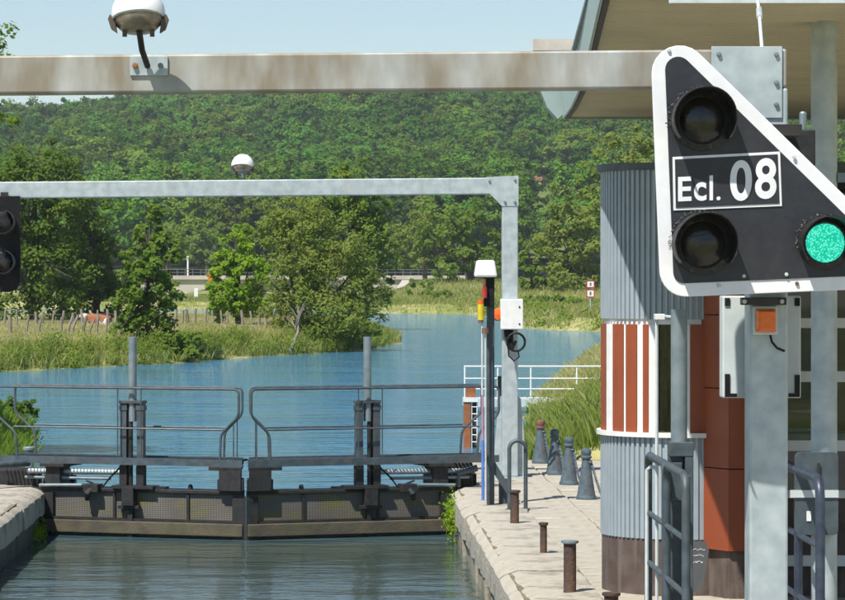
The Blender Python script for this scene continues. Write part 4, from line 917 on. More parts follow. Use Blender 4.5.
for k, (X, Y, h_, r_, cp, lab) in enumerate([(2.04, 34.1, .36, .048, .066, 'farthest rusty capped stake, in front of the grey hoop'), (2.10, 30.4, .30, .034, .046, 'thin short rusty stake between two thicker ones'), (2.07, 26.7, .44, .054, .075, 'tall thick rusty stake with flat cap near the booth'), (2.07, 22.8, .39, .052, .068, 'nearest rusty stake, only its cap at the lower picture edge')]):
    t = thing('mooring_stake', lab, 'bollard', (X, Y, 0), 'rusty stakes along the coping')
    MB().lathe([(r_ * 1.15, -.03), (r_, .02), (r_, h_ - .03)], (X, Y, 0), 16).build('shaft', 'rusty_iron', t, smooth=True)
    MB().lathe([(r_, h_ - .031), (cp, h_ - .022), (cp, h_ - .004), (cp * .8, h_), (0, h_ + .004)], (X, Y, 0), 16).build('cap', 'galvanised_dark' if k == 2 else 'rusty_iron', t, smooth=True)
# ladder hoop
t = thing('ladder_hoop', 'grey inverted U hoop at the quay edge', 'handrail', (2.18, 36.0, 0)); s = F / 36.0
xa, xb = (509.3 - CX) / s, (526 - CX) / s; zt = .80; rad = (xb - xa) / 2
pts = [(xa, 36.0, -.02), (xa, 36.0, zt - rad)] + [((xa + xb) / 2 - rad * math.cos(R(a)), 36.0, zt - rad + rad * math.sin(R(a))) for a in range(15, 180, 15)] + [(xb, 36.06, zt - rad), (xb, 36.06, -.02)]
MB().tube(pts, .024, 10).build('hoop', 'steel_paint', t, smooth=True)
for x, yy in ((xa, 36.0), (xb, 36.06)): MB().lathe([(.05, -.012), (.05, .012), (.03, .016)], (x, yy, 0), 12).build('foot', 'steel_paint', t)
# boaters' control post
t = thing('control_post', 'grey post with white cap and hanging red and blue control rods', 'control post', (1.91, 36.8, 0))
s = F / 36.8; X0 = (490.5 - CX) / s
MB().box(X0 - .045, X0 + .045, 36.76, 36.84, -.012, 2.66).build('post', 'steel_paint', t, bevel=.008)
MB().box(X0 - .085, X0 + .04, 36.66, 36.76, 2.34, 2.68).build('mechanism', 'black_rubber', t, bevel=.008)
a, b_ = P(474, 277, 36.7), P(497, 258.5, 36.7)
MB().hexa([(a.x, 36.58, a.z), (b_.x, 36.58, a.z), (b_.x, 36.86, a.z), (a.x, 36.86, a.z), (a.x + .03, 36.61, b_.z - .02), (b_.x - .03, 36.61, b_.z - .02), (b_.x - .03, 36.83, b_.z - .02), (a.x + .03, 36.83, b_.z - .02)]).build('cap', 'white_paint', t, bevel=.025)
for px, y0, y1, mt, r_ in ((484.5, 287, 298, 'red_paint', .03), (480.8, 300, 304, 'orange_plastic', .036), (480.8, 304.2, 320, 'yellow_label', .036), (480.8, 320.2, 323, 'copper_brown', .03), (485, 328, 333, 'copper_brown', .042), (484.4, 279, 287, 'copper_brown', .02)):
    q0, q1 = P(px, y1, 36.62), P(px, y0, 36.62); MB().tube([q0, q1], r_, 12).build('rod_fitting', mt, t, smooth=True)
MB().tube([P(482.2, 323, 36.62), P(482.2, 395, 36.62)], .012, 8).build('rod', 'pale_paint', t, smooth=True)
MB().tube([P(482.6, 395.3, 36.62), P(482.6, 440, 36.62)], .014, 8).build('rod', 'pink_paint', t, smooth=True)
MB().tube([P(482.8, 440.3, 36.62), P(483, 500, 36.62)], .018, 8).build('rod', 'blue_paint', t, smooth=True)
MB().tube([P(485.4, 333, 36.62), P(485.8, 500, 36.62)], .010, 8).build('rod', 'pale_paint', t, smooth=True)
MB().prism([(X0 + .046, 36.78, .52), (X0 + .046, 36.78, .36), (X0 + .28, 36.78, -.005), (X0 + .36, 36.78, -.005)], (0, .03, 0)).build('brace', 'steel_paint', t)
MB().box(X0 - .075, X0 - .046, 36.62, 36.82, .58, .64).build('rod_guide', 'copper_brown', t)
MB().lathe([(.055, -.012), (.055, .28), (.045, .3), (0, .3)], (X0 + .16, 36.95, 0), 12).build('side_stub', 'steel_paint', t, smooth=True)

# ------------------------------------------------------------------ landing stage and pile beyond the gates
Yj = 75.0; s = F / Yj
t = thing('landing_stage', 'white railed landing stage on the water behind the gates', 'jetty', ((520 - CX) / s, Yj, WATER))
xa, xb = (464.5 - CX) / s, (640 - CX) / s
dk = MB().box(xa, xb, Yj, Yj + 1.2, P(0, 407, Yj).z, P(0, 399, Yj).z).build('deck', 'pale_paint', t)
for py in (366.5, 378.5, 389): MB().tube([(xa, Yj + .04, P(0, py, Yj).z), (xb, Yj + .04, P(0, py, Yj).z)], .022 if py < 370 else .016, 8).build('rail', 'white_paint', t)
for px in (464.9, 498, 531, 577, 612): MB().tube([((px - CX) / s, Yj + .05, P(0, 399, Yj).z), ((px - CX) / s, Yj + .05, P(0, 365.5, Yj).z)], .022, 8).build('rail_post', 'white_paint', t)
for px in (470, 503, 570, 610): MB().tube([((px - CX) / s, Yj + .2, -1.9), ((px - CX) / s, Yj + .2, P(0, 406, Yj).z)], .05, 8).build('pile', 'pale_paint', t)
MB().box((497.5 - CX) / s, (504 - CX) / s, Yj - .08, Yj - .012, P(0, 413, Yj).z, P(0, 376, Yj).z).build('fender_board', 'black_rubber', t)
Yp = 60.0; s = F / Yp
t = thing('mooring_pile', 'rust orange sheet pile with white ladder in the water behind the right gate', 'pile', ((471 - CX) / s, Yp, WATER))
X = lambda p: (p - CX) / s
MB().box(X(464), X(471), Yp, Yp + .3, -2.4, P(0, 402, Yp).z).build('pile', 'pile_rust', t, bevel=.01)
MB().box(X(471.3), X(477.5), Yp + .08, Yp + .3, -2.4, P(0, 402, Yp).z).build('pile_web', 'rusty_iron', t)
MB().box(X(463.5), X(478), Yp - .02, Yp + .32, P(0, 402, Yp).z, P(0, 397.5, Yp).z).build('cap', 'white_paint', t)
MB().box(X(466), X(476), Yp + .04, Yp + .26, P(0, 397.5, Yp).z, P(0, 388, Yp).z).build('head_block', 'pile_rust', t)
for x in (471.8, 477.2): MB().tube([(X(x), Yp + .03, -1.0), (X(x), Yp + .03, P(0, 399, Yp).z)], .012, 6).build('ladder_rail', 'white_paint', t)
for py in (407, 414, 421, 428, 435, 442): MB().tube([(X(471.8), Yp + .03, P(0, py, Yp).z), (X(477.2), Yp + .03, P(0, py, Yp).z)], .012, 6).build('rung', 'white_paint', t)

# ------------------------------------------------------------------ far bridge, signs, fences, cow, house
Yb = 420.0; s = F / Yb
X = lambda p: (p - CX) / s
Z = lambda p: EYE - (p - CY) / s
t = thing('arch_bridge', 'low pale stone arch bridge seen between the trees', 'bridge', (X(283), Yb, 0.0))
xa, xb, x0, x1 = X(120), X(468), X(173), X(396); n = 24; prof = []
for k in range(n + 1):
    u = k / n; prof.append((x0 + (x1 - x0) * u, Z(300) + (Z(281.5) - Z(300)) * (1 - (2 * u - 1) ** 2) ** .75))
poly = [(xa, Yb, -1.0), (x0, Yb, -1.0)] + [(x, Yb, z) for x, z in prof] + [(x1, Yb, -1.0), (xb, Yb, -1.0), (xb, Yb, Z(279.5)), (xa, Yb, Z(279.5))]
vs = [Vector(p) for p in poly]; mb = MB(); nn = len(prof)
top = [(x, Yb, Z(279.5)) for x, z in prof]; mb_v = []
for yq in (Yb, Yb + 6):
    pass
for k in range(nn - 1):
    (xA, zA), (xB, zB) = prof[k], prof[k + 1]
    mb.hexa([(xA, Yb, zA), (xB, Yb, zB), (xB, Yb + 6, zB), (xA, Yb + 6, zA), (xA, Yb, Z(279.5)), (xB, Yb, Z(279.5)), (xB, Yb + 6, Z(279.5)), (xA, Yb + 6, Z(279.5))])
mb.build('arch', 'bridge_stone', t)
MB().box(xa, x0, Yb + .01, Yb + 5.99, -1, Z(279.6)).build('abutment', 'bridge_stone', t); MB().box(x1, xb, Yb + .01, Yb + 5.99, -1, Z(279.6)).build('abutment', 'bridge_stone', t)
MB().box(xa, xb, Yb - .35, Yb + 6.35, Z(279.5) + .004, Z(275.5)).build('deck', 'bridge_stone', t)
for k in range(45):
    x = xa + .4 + k * (xb - xa - .8) / 44; MB().box(x - .04, x + .04, Yb - .3, Yb - .22, Z(275.5), Z(269.5)).build('railing_post', 'asphalt_grey', t)
for z in (269.5, 272.5): MB().box(xa, xb, Yb - .29, Yb - .23, Z(z) - .04, Z(z) + .04).build('railing_bar', 'asphalt_grey', t)
mb = MB(); mb.hexa([(X(388), Yb - 22, .0), (X(392), Yb - 22, .0), (X(404), Yb - .4, .0), (X(398), Yb - .4, .0), (X(390), Yb - 22, .6), (X(393), Yb - 22, .6), (X(412), Yb - .4, Z(280)), (X(402), Yb - .4, Z(280))]); mb.build('wing_wall', 'bridge_stone', t)
t = thing('lamp_post', 'thin white lamp post standing on the arch bridge', 'lamp post', (X(187.5), Yb + 1, Z(275.5)))
MB().tube([(X(187.5), Yb + 1, Z(275.5)), (X(187.5), Yb + 1, Z(257))], .12, 8).build('pole', 'white_paint', t); MB().box(X(187.5) - .14, X(187.5) + .14, Yb + .4, Yb + 1.2, Z(257), Z(257) + .14).build('lamp_head', 'white_paint', t)
Ym = 330.0; zz = float(land(np.array([(196 - CX) * Ym / F]), np.array([Ym]))[0][0]); xm = (196 - CX) * Ym / F
t = thing('marker_board', 'white marker post on the bank before the bridge arch', 'sign', (xm, Ym, zz))
MB().box(xm - .06, xm + .06, Ym, Ym + .08, zz - .1, zz + 1.1).build('post', 'white_paint', t); MB().box(xm - .2, xm + .2, Ym - .03, Ym - .004, P(0, 299, Ym).z, P(0, 288, Ym).z).build('board', 'white_paint', t)
t = thing('road_sign', 'small orange road sign beside the lime tree on the bridge', 'sign', (X(210.5), Yb - .1, Z(275.5)))
MB().box(X(210.5) - .05, X(210.5) + .05, Yb - .1, Yb - .02, Z(275.5), Z(281) + 1.4).build('post', 'asphalt_grey', t); MB().box(X(208), X(212.5), Yb - .42, Yb - .36, Z(280.5), Z(273)).build('panel', 'orange_plastic', t)
MB().box(X(210.2), X(210.8), Yb - .36, Yb - .09, Z(275.6) + .1, Z(275.6) + .2).build('bracket', 'asphalt_grey', t)
Ym = 206.0; s = F / Ym; xm = (590.5 - CX) / s; zz = float(land(np.array([xm]), np.array([Ym]))[0][0])
t = thing('river_sign', 'white river sign of two red framed panels on the far bank', 'sign', (xm, Ym, zz))
MB().tube([(xm, Ym + .06, zz - .1), (xm, Ym + .06, P(0, 281, Ym).z)], .04, 8).build('post', 'galvanised', t)
for y0, y1 in ((280.5, 288), (289.5, 297.5)):
    f_ = MB().box(xm - .28, xm + .28, Ym - .02, Ym + .02, P(0, y1, Ym).z, P(0, y0, Ym).z).build('panel', 'red_paint', t)
    MB().box(xm - .21, xm + .21, Ym - .03, Ym - .0205, P(0, y1 - 1, Ym).z, P(0, y0 + 1, Ym).z).build('panel_field', 'white_paint', f_)
    MB().box(xm - .06, xm + .06, Ym - .034, Ym - .0305, P(0, y1 - 2.2, Ym).z, P(0, y0 + 2.2, Ym).z).build('panel_mark', 'asphalt_grey', f_)
# pasture fences
rp = random.Random(21)
def fence(label, plist, Y, hgt, wire):
    t = thing('pasture_fence', label, 'fence', ((plist[0] - CX) * Y / F, Y, 0.1)); tops = []
    for px in plist:
        x = (px - CX) * Y / F; yq = Y + rp.uniform(-.5, .5); z0 = float(land(np.array([x]), np.array([yq]))[0][0]); ln = rp.uniform(-.05, .16) if not wire else rp.uniform(-.05, .05); h_ = hgt * rp.uniform(.9, 1.12); r_ = rp.uniform(.05, .08)
        MB().tube([(x, yq, z0 - .2), (x + ln * .5, yq, z0 + h_ * .5), (x + ln * h_ * 2, yq + rp.uniform(-.05, .05), z0 + h_)], [r_, r_ * .95, r_ * .85], 7).build('post', 'post_wood', t); tops.append((x + ln * h_ * 1.6, yq, z0 + h_ * .8))
    for dz in (0, -.35): MB().tube([(a, b_, c_ + dz) for a, b_, c_ in tops], .006, 4).build('wire', 'galvanised_dark', t)
fence('weathered post fence in front of the dark trees, left', [-6, 4, 18, 37, 42, 53, 63, 74, 82, 97, 108, 116], 150, .92, True)
fence('row of leaning posts in the tall grass left of the slender tree', [12, 26, 38, 60, 68, 71, 82, 89, 96, 106, 119], 127, .9, False)
fence('pale post fence between the slender tree and the willow', [166, 175, 182, 188, 195, 205, 214, 222, 228, 243, 252, 259, 266], 150, .92, True)
# cow lying in the pasture, body grown as one skin
def cow(px, Y, label):
    x0 = (px - CX) * Y / F; z0 = float(land(np.array([x0]), np.array([Y]))[0][0])
    V = [(0, 0, .62), (.45, 0, .66), (.9, 0, .68), (1.25, 0, .64), (-.28, 0, .82), (-.5, 0, .98), (-.74, .03, .88), (-.88, .04, .80),
         (.1, .28, .3), (-.3, .32, .1), (.15, -.28, .3), (-.25, -.34, .1), (1.1, .34, .3), (.7, .44, .1), (1.1, -.34, .3), (.7, -.46, .1), (1.45, .02, .5), (1.52, .03, .2),
         (-.52, .2, 1.02), (-.52, -.2, 1.02)]
    E = [(0, 1), (1, 2), (2, 3), (0, 4), (4, 5), (5, 6), (6, 7), (0, 8), (8, 9), (0, 10), (10, 11), (2, 12), (12, 13), (2, 14), (14, 15), (3, 16), (16, 17), (5, 18), (5, 19)]
    Rr = [.36, .40, .40, .3, .22, .16, .13, .1, .12, .07, .12, .07, .16, .08, .16, .08, .04, .03, .05, .05]
    me = bpy.data.meshes.new('cow'); me.from_pydata(V, E, []); o = bpy.data.objects.new('cow', me); link(o); o.location = (x0, Y, z0); o.scale = (.72, .72, .72); ORG[o.name] = o.location.copy()
    sk = o.modifiers.new('skin', 'SKIN'); 
    if not me.skin_vertices: 
        import bmesh
        bm = bmesh.new(); bm.from_mesh(me); bm.verts.layers.skin.verify(); bm.to_mesh(me); bm.free()
    for i, d in enumerate(me.skin_vertices[0].data): d.radius = (Rr[i], Rr[i]); d.use_root = (i == 0)
    o.modifiers.new('sub', 'SUBSURF').levels = 2; o.modifiers['sub'].render_levels = 2
    dg = bpy.context.evaluated_depsgraph_get(); m2 = bpy.data.meshes.new_from_object(o.evaluated_get(dg)); o.modifiers.clear(); o.data = m2; m2.materials.clear(); m2.materials.append(M['cow_hide'])
    m2.polygons.foreach_set('use_smooth', [True] * len(m2.polygons)); tag(o, label, 'cow'); return o
cow(91, 153, 'brown and white cow lying behind the post fence')
# house on the hill pasture
hxp, hyp = hill_at(534, 189); hz_ = float(hill_z(hxp, hyp))
t = thing('farm_house', 'tiny pale house with red roof at the top of the hill pasture', 'house', (hxp, hyp, hz_))
MB().box(hxp - 2.4, hxp + 2.0, hyp, hyp + 4, hz_ - 1, hz_ + 2.4).build('wall', 'house_wall', t)
MB().prism([(hxp - 2.7, hyp - .3, hz_ + 2.35), (hxp + 2.3, hyp - .3, hz_ + 2.35), (hxp + 2.3, hyp + 2, hz_ + 4), (hxp - 2.7, hyp + 2, hz_ + 4)], (0, .25, .1)).build('roof', 'roof_red', t)
MB().prism([(hxp - 2.7, hyp + 4.3, hz_ + 2.35), (hxp + 2.3, hyp + 4.3, hz_ + 2.35), (hxp + 2.3, hyp + 2.02, hz_ + 4), (hxp - 2.7, hyp + 2.02, hz_ + 4)], (0, .25, .1)).build('roof', 'roof_red', t)
for q in (-1.5, .3): MB().box(hxp + q, hxp + q + .9, hyp - .04, hyp - .004, hz_ + .7, hz_ + 1.8).build('window', 'glass_dark', t)

# ------------------------------------------------------------------ control booth
XC, YC, RB = 3.06, 27.0, .70
bt = thing('control_booth', 'round fronted control booth of grey corrugated sheet and rust red panels', 'booth', (XC, YC, 0))
A0, A1 = R(150), R(325)      # from behind the left shoulder round to the red panel wing
def arc_wall(name, mat, r, z0, z1, a0=A0, a1=A1, n=48, parent=bt, corr=0.0, pitch=.052, thick=None, smooth=True):
    mb = MB(); vs = []
    if corr:
        prof = [(0, 0), (.30, 0), (.42, 1), (.72, 1), (.84, 0)]; angs = []; N = int((a1 - a0) * r / pitch)
        for i in range(N):
            for u, hh in prof: angs.append((a0 + (a1 - a0) * (i + u) / N, r - corr * hh))
        angs.append((a1, r))
    else: angs = [(a0 + (a1 - a0) * k / n, r) for k in range(n + 1)]
    for a, rr in angs: vs += [(XC + rr * math.cos(a), YC + rr * math.sin(a), z0), (XC + rr * math.cos(a), YC + rr * math.sin(a), z1)]
    m_ = len(angs); fs = [(2 * k, 2 * k + 2, 2 * k + 3, 2 * k + 1) for k in range(m_ - 1)]
    if thick:
        b0 = len(vs)
        for a, rr in angs: vs += [(XC + (rr - thick) * math.cos(a), YC + (rr - thick) * math.sin(a), z0), (XC + (rr - thick) * math.cos(a), YC + (rr - thick) * math.sin(a), z1)]
        fs += [(b0 + 2 * k + 1, b0 + 2 * k + 3, b0 + 2 * k + 2, b0 + 2 * k) for k in range(m_ - 1)] + [(2 * k + 1, 2 * k + 3, b0 + 2 * k + 3, b0 + 2 * k + 1) for k in range(m_ - 1)] + [(b0 + 2 * k, b0 + 2 * k + 2, 2 * k + 2, 2 * k) for k in range(m_ - 1)]
        fs += [(0, 1, b0 + 1, b0), (2 * m_ - 2, b0 + 2 * m_ - 2, b0 + 2 * m_ - 1, 2 * m_ - 1)]
    mb.add(vs, fs); return mb.build(name, mat, parent, smooth=smooth and not corr)
arc_wall('plinth', 'concrete_brown', RB - .012, -.03, .475, thick=.1)
arc_wall('corrugated_skirt', 'corrugated', RB, .476, 1.335, corr=.018, thick=None)
arc_wall('window_sill', 'white_paint', RB + .035, 1.336, 1.375, thick=.2, smooth=False)
arc_wall('corrugated_band', 'corrugated', RB, 2.335, 3.60, corr=.018)
arc_wall('top_trim', 'lead_cap', RB + .03, 3.601, 3.66, thick=.2, smooth=False)
arc_wall('window_head', 'white_paint', RB - .03, 2.29, 2.334, thick=.1, smooth=False)
_aa = np.linspace(R(183), R(330), 2000); _pp = CX + (XC + RB * np.cos(_aa)) * F / (YC + RB * np.sin(_aa)); _k0 = int(np.argmin(_pp[:400]))
def ang(px): return float(np.interp(px, _pp[_k0:], _aa[_k0:]))
# window band: white frames, rust red blades and panes, one by one
def seg(name, mat, p0, p1, r, z0=1.376, z1=2.289, thick=.05): return arc_wall(name, mat, r, z0, z1, ang(p0), ang(p1), max(2, int((p1 - p0) / 4)), thick=thick, smooth=False)
arc_wall('core', 'interior_grey', RB - .30, 1.376, 2.334, thick=.04)
for p0, p1 in ((600.6, 606), (613, 623.5), (626, 637), (643, 648.5)): seg('red_blade', 'rust_panel', p0, p1, RB + .004, z0=1.376, z1=2.289, thick=.05)
for p0, p1 in ((606.3, 612.7), (623.8, 625.8), (637.3, 642.7), (648.8, 656.5), (671.5, 690)): seg('window_frame', 'white_paint', p0, p1, RB - .001, thick=.06)
seg('window_pane', 'window_glass', 656.7, 671.3, RB - .05, thick=.01)
for p0, p1, mt in ((658, 661, 'timber'), (664, 667, 'pile_rust')): seg('blind', mt, p0, p1, RB - .2, thick=.02)
for p0, p1 in ((690.2, 716),): seg('red_blade', 'rust_panel', p0, p1, RB + .004)
cap = MB().lathe([(0, 3.59), (RB - .05, 3.59), (RB - .05, 3.62), (0, 3.64)], (XC, YC, 0), 32).build('booth_roof', 'lead_cap', bt)
# panel wing to the right
c0, c1 = Vector((3.15, 26.34, 0)), Vector((3.34, 26.0, 0)); xe = 3.74
zz = [.40, 1.09, 1.76, 2.375, 3.02, 3.66]
for a, b_ in zip(zz[:-1], zz[1:]):
    d = (c1 - c0).normalized(); n_ = Vector((d.y, -d.x, 0)); n_ = n_ if n_.x < 0 else -n_
    q = [c0, c1, c1 - n_ * .03, c0 - n_ * .03]
    MB().hexa([p + Vector((0, 0, a + .004)) for p in q] + [p + Vector((0, 0, b_ - .004)) for p in q]).build('cladding_panel', 'rust_panel', bt, bevel=.002)
    MB().box(c1.x + .006, xe, c1.y, c1.y + .03, a + .004, b_ - .004).build('cladding_panel', 'rust_panel', bt, bevel=.002)
MB().box(3.37, xe + .04, 26.07, 27.6, .36, 3.655).build('wing_core', 'dark_brown', bt)
q = [(3.20, 26.36), (3.355, 26.045), (xe + .04, 26.045), (xe + .04, 26.66)]
MB().hexa([(x, y, -.03) for x, y in q] + [(x, y, .396) for x, y in q]).build('plinth', 'concrete_brown', bt)
# glazed front further right: bars, panes, a desk and chairs behind them
xw0, xw1 = xe + .06, 7.4; Yw = 26.3
for i, (y0, y1) in enumerate(((318, 328), (371, 382), (440, 451), (490, 498), (555, 566))):
    z0, z1 = P(0, y1, Yw).z, P(0, y0, Yw).z; MB().box(xw0, xw1, Yw - .04, Yw + .03, z0, z1).build('transom', 'white_paint', bt, bevel=.004)
for x in (xw0 + .03, 4.62, 5.4, 6.2, 7.0): MB().box(x - .03, x + .03, Yw - .03, Yw + .025, -.02, 3.5).build('mullion', 'pale_paint', bt)
MB().box(xw0, xw1, Yw - .012, Yw - .004, P(0, 490, Yw).z, 3.4).build('window_pane', 'window_glass', bt)
MB().box(xw0, xw1, Yw - .01, Yw + .0, -.02, P(0, 498, Yw).z).build('lower_panel', 'concrete_brown', bt)
MB().box(xw0, xw1, Yw + 2.6, Yw + 2.7, -.02, 3.6).build('rear_wall', 'interior_grey', bt); MB().box(xw1, xw1 + .1, Yw, Yw + 2.7, -.02, 3.6).build('side_wall', 'facade_grey', bt)
MB().box(xw0, xw1 + .1, Yw - .06, Yw + 2.7, 3.5, 3.66).build('booth_roof', 'lead_cap', bt); MB().box(xw0, xw1, Yw + .04, Yw + 2.6, -.02, .02).build('booth_floor', 'interior_grey', bt)
ch = thing('office_chair', 'blue backed office chair behind the booth glazing', 'chair', (4.02, 27.2, .02))
MB().box(3.82, 4.22, 27.0, 27.06, 1.60, 2.2).build('backrest', 'interior_blue', ch, bevel=.04); MB().box(3.8, 4.24, 27.06, 27.5, 1.38, 1.46).build('seat', 'interior_blue', ch, bevel=.03); MB().tube([(4.02, 27.26, .02), (4.02, 27.26, 1.38)], .035, 8).build('stem', 'dark_machinery', ch)
MB().tube([(4.02, 27.26, 1.44), (4.02, 27.03, 1.5), (4.02, 27.05, 1.65)], .02, 6).build('back_bar', 'dark_machinery', ch)
ds = thing('office_desk', 'grey desk with equipment behind the booth glazing', 'desk', (4.3, 26.8, .02))
MB().box(3.86, 5.2, 26.5, 26.95, 1.30, 1.36).build('desk_top', 'pale_paint', ds); MB().box(3.9, 3.96, 26.55, 26.9, .02, 1.30).build('leg', 'dark_machinery', ds); MB().box(5.1, 5.16, 26.55, 26.9, .02, 1.30).build('leg', 'dark_machinery', ds)
mo = thing('monitor', 'pale box of equipment on the desk behind the glazing', 'equipment', (4.06, 26.75, 1.36)); MB().box(3.9, 4.2, 26.66, 26.84, 1.36, 1.56).build('case', 'pale_paint', mo, bevel=.02); MB().box(3.94, 4.16, 26.652, 26.659, 1.40, 1.53).build('screen', 'glass_dark', mo)
# slate with chalk notes leaning on the plinth
t = thing('chalk_slate', 'dark pointed slate with chalk scribbles leaning by the booth plinth', 'slate', P(698, 590, 25.0)); Yk = 25.4; ks = F / Yk
sp_ = [(688, 541), (706, 541.5), (709, 551), (703, 586), (696, 592), (689, 592)]
MB().prism([P(x, y, Yk + (592 - y) * .004) for x, y in sp_], (0, .025, 0)).build('board', 'slate', t)
mb = MB(); rr = random.Random(4)
for row, y in enumerate((549.5, 555.5, 562)):
    x = 692.2
    while x < 705 - row * 1.2:
        w_ = rr.uniform(.5, 1.3); y1 = y + rr.uniform(-1.2, 1.0); mb.bar(P(x, y + rr.uniform(-.8, .8), Yk + (592 - y) * .004 - .006), P(x + w_, y1, Yk + (592 - y) * .004 - .006), .003, .006); x += w_ + rr.uniform(.15, .6)
mb.bar(P(691, 583, Yk + .03), P(693, 580.5, Yk + .04), .003, .006); mb.bar(P(693, 586.5, Yk + .016), P(691.2, 583, Yk + .028), .003, .006)
mb.build('chalk_writing', 'chalk', t)

# ------------------------------------------------------------------ canopy over the booth
def ZS(Y): return 4.10 + (27.5 - Y) * .030
cp = thing('canopy', 'beige lined canopy with grey-green edge over the booth', 'roof', (3.4, 23, 0))
edge = []
for x, y in ((608, -22), (602.7, 0), (597, 24), (591.5, 48), (586, 70), (581, 89), (573, 106), (565, 117)):
    Ys = 20.0
    for _ in range(30): Ys = F * (ZS(Ys) - EYE) / (CY - y)
    edge.append(((x - CX) * Ys / F, Ys))
NE = 18.6
def xedge(Y):
    ys = [e[1] for e in edge]; xs = [e[0] for e in edge]; return float(np.interp(Y, ys, xs))
Yfar = edge[-1][1]; XRT = 9.0
mb = MB(); vs = []; fs = []; prof = [(0, 0), (.62, 0), (.70, .012), (.92, .012)]; rows = []
y = NE
while y < Yfar:
    for u, hh in prof:
        yq = min(y + u * .095, Yfar); rows.append((yq, ZS(yq) + hh))
    y += .095
rows.append((Yfar, ZS(Yfar)))
for yq, z in rows: vs += [(xedge(yq), yq, z), (XRT, yq, z)]
mb.add(vs, [(2 * k, 2 * k + 1, 2 * k + 3, 2 * k + 2) for k in range(len(rows) - 1) if rows[k + 1][0] > rows[k][0]]).build('soffit', 'soffit', cp)
mb = MB(); vs = []; N = 24
for k in range(N + 1):
    yq = NE + (Yfar - NE) * k / N; vs += [(xedge(yq) - .02, yq, ZS(yq) - .012), (xedge(yq) - .02, yq, ZS(yq) + .38), (xedge(yq) - .001, yq, ZS(yq) - .012), (xedge(yq) - .001, yq, ZS(yq) + .38)]
mb.add(vs, [f for k in range(N) for f in ((4 * k, 4 * k + 4, 4 * k + 5, 4 * k + 1), (4 * k + 2, 4 * k + 3, 4 * k + 7, 4 * k + 6), (4 * k, 4 * k + 2, 4 * k + 6, 4 * k + 4), (4 * k + 1, 4 * k + 5, 4 * k + 7, 4 * k + 3))]).build('side_fascia', 'fascia', cp, smooth=True)
mb = MB(); vs = []
for k in range(N + 1):
    yq = NE + (Yfar - NE) * k / N; vs += [(xedge(yq) + .004, yq, ZS(yq) - .016), (xedge(yq) + .004, yq, ZS(yq) + .03), (xedge(yq) + .04, yq, ZS(yq) - .016), (xedge(yq) + .04, yq, ZS(yq) + .03)]
mb.add(vs, [f for k in range(N) for f in ((4 * k, 4 * k + 4, 4 * k + 5, 4 * k + 1), (4 * k + 2, 4 * k + 3, 4 * k + 7, 4 * k + 6), (4 * k, 4 * k + 2, 4 * k + 6, 4 * k + 4))]).build('edge_shadow', 'dark_brown', cp)  # dark strip drawn as the shadow gap under the canopy edge
MB().hexa([(xedge(NE), NE + .01, ZS(NE) + .36), (XRT, NE + .01, ZS(NE) + .36), (XRT, Yfar, ZS(Yfar) + .36), (xedge(Yfar), Yfar, ZS(Yfar) + .36), (xedge(NE), NE + .01, ZS(NE) + .39), (XRT, NE + .01, ZS(NE) + .39), (XRT, Yfar, ZS(Yfar) + .39), (xedge(Yfar), Yfar, ZS(Yfar) + .39)]).build('roof_sheet', 'galvanised_dark', cp)
MB().box(P(668, 0, NE).x, XRT, NE - .05, NE - .004, P(0, 3, NE - .05).z, ZS(NE) + .37).build('front_fascia', 'pale_paint', cp)
MB().box(xedge(NE), P(667, 0, NE).x, NE - .045, NE - .004, ZS(NE) - .02, ZS(NE) + .37).build('front_fascia', 'fascia', cp)
MB().box(xedge(Yfar), XRT, Yfar + .002, Yfar + .04, ZS(Yfar) - .02, ZS(Yfar) + .37).build('rear_fascia', 'fascia', cp)
for x, yq in ((3.18, 20.0), (3.56, 25.7), (7.2, 20.0), (7.4, 25.7)):
    MB().tube([(x, yq, 0.012), (x, yq, ZS(yq) + .2)], .084, 20).build('column', 'galvanised_dark' if yq > 25 else 'galvanised', cp, smooth=True); MB().lathe([(.17, -.012), (.17, .014), (.09, .018)], (x, yq, 0), 20).build('base_plate', 'galvanised', cp)
for yq in (20.0, 25.7): MB().box(2.4, 8.6, yq - .04, yq + .04, ZS(yq) + .13, ZS(yq) + .3).build('purlin', 'dark_brown', cp)
MB().box(3.26, 7.12, 19.96, 20.04, 3.30, 3.36).build('cross_rail', 'galvanised_dark', cp)
# rain hopper at the far corner with its chain
t = thing('rain_hopper', 'grey-green pointed rain hopper at the far corner of the canopy', 'gutter', P(558, 119, 27.7)); Yh = 27.62; hs = F / Yh
out_ = [(533.5, 40), (536, 62), (539.5, 88), (547, 107), (558, 119), (569, 108), (578, 88), (580, 62), (580.5, 40)]
vs = []; nh = len(out_)
for x, y in out_: vs.append(P(x, y, Yh))
for x, y in out_: q = P(x, y, Yh); q.y += .30; q.x += (P(557, 0, Yh).x - q.x) * .1; vs.append(q)
mb = MB(); mb.add(vs, [tuple(range(nh)), tuple(reversed(range(nh, 2 * nh)))] + [(i, i + nh, i + nh + 1, i + 1) for i in range(nh - 1)]).build('hopper', 'fascia', t)
MB().box(P(533, 0, Yh).x, P(581, 0, Yh).x, Yh - .012, Yh - .002, P(0, 50.5, Yh).z, P(0, 39, Yh).z).build('rim', 'house_wall', t)
MB().box(P(533, 0, Yh).x, P(535, 0, Yh).x, Yh - .0, Yh + .3, P(0, 50.5, Yh).z, P(0, 38.5, Yh).z).build('rim', 'white_paint', t)
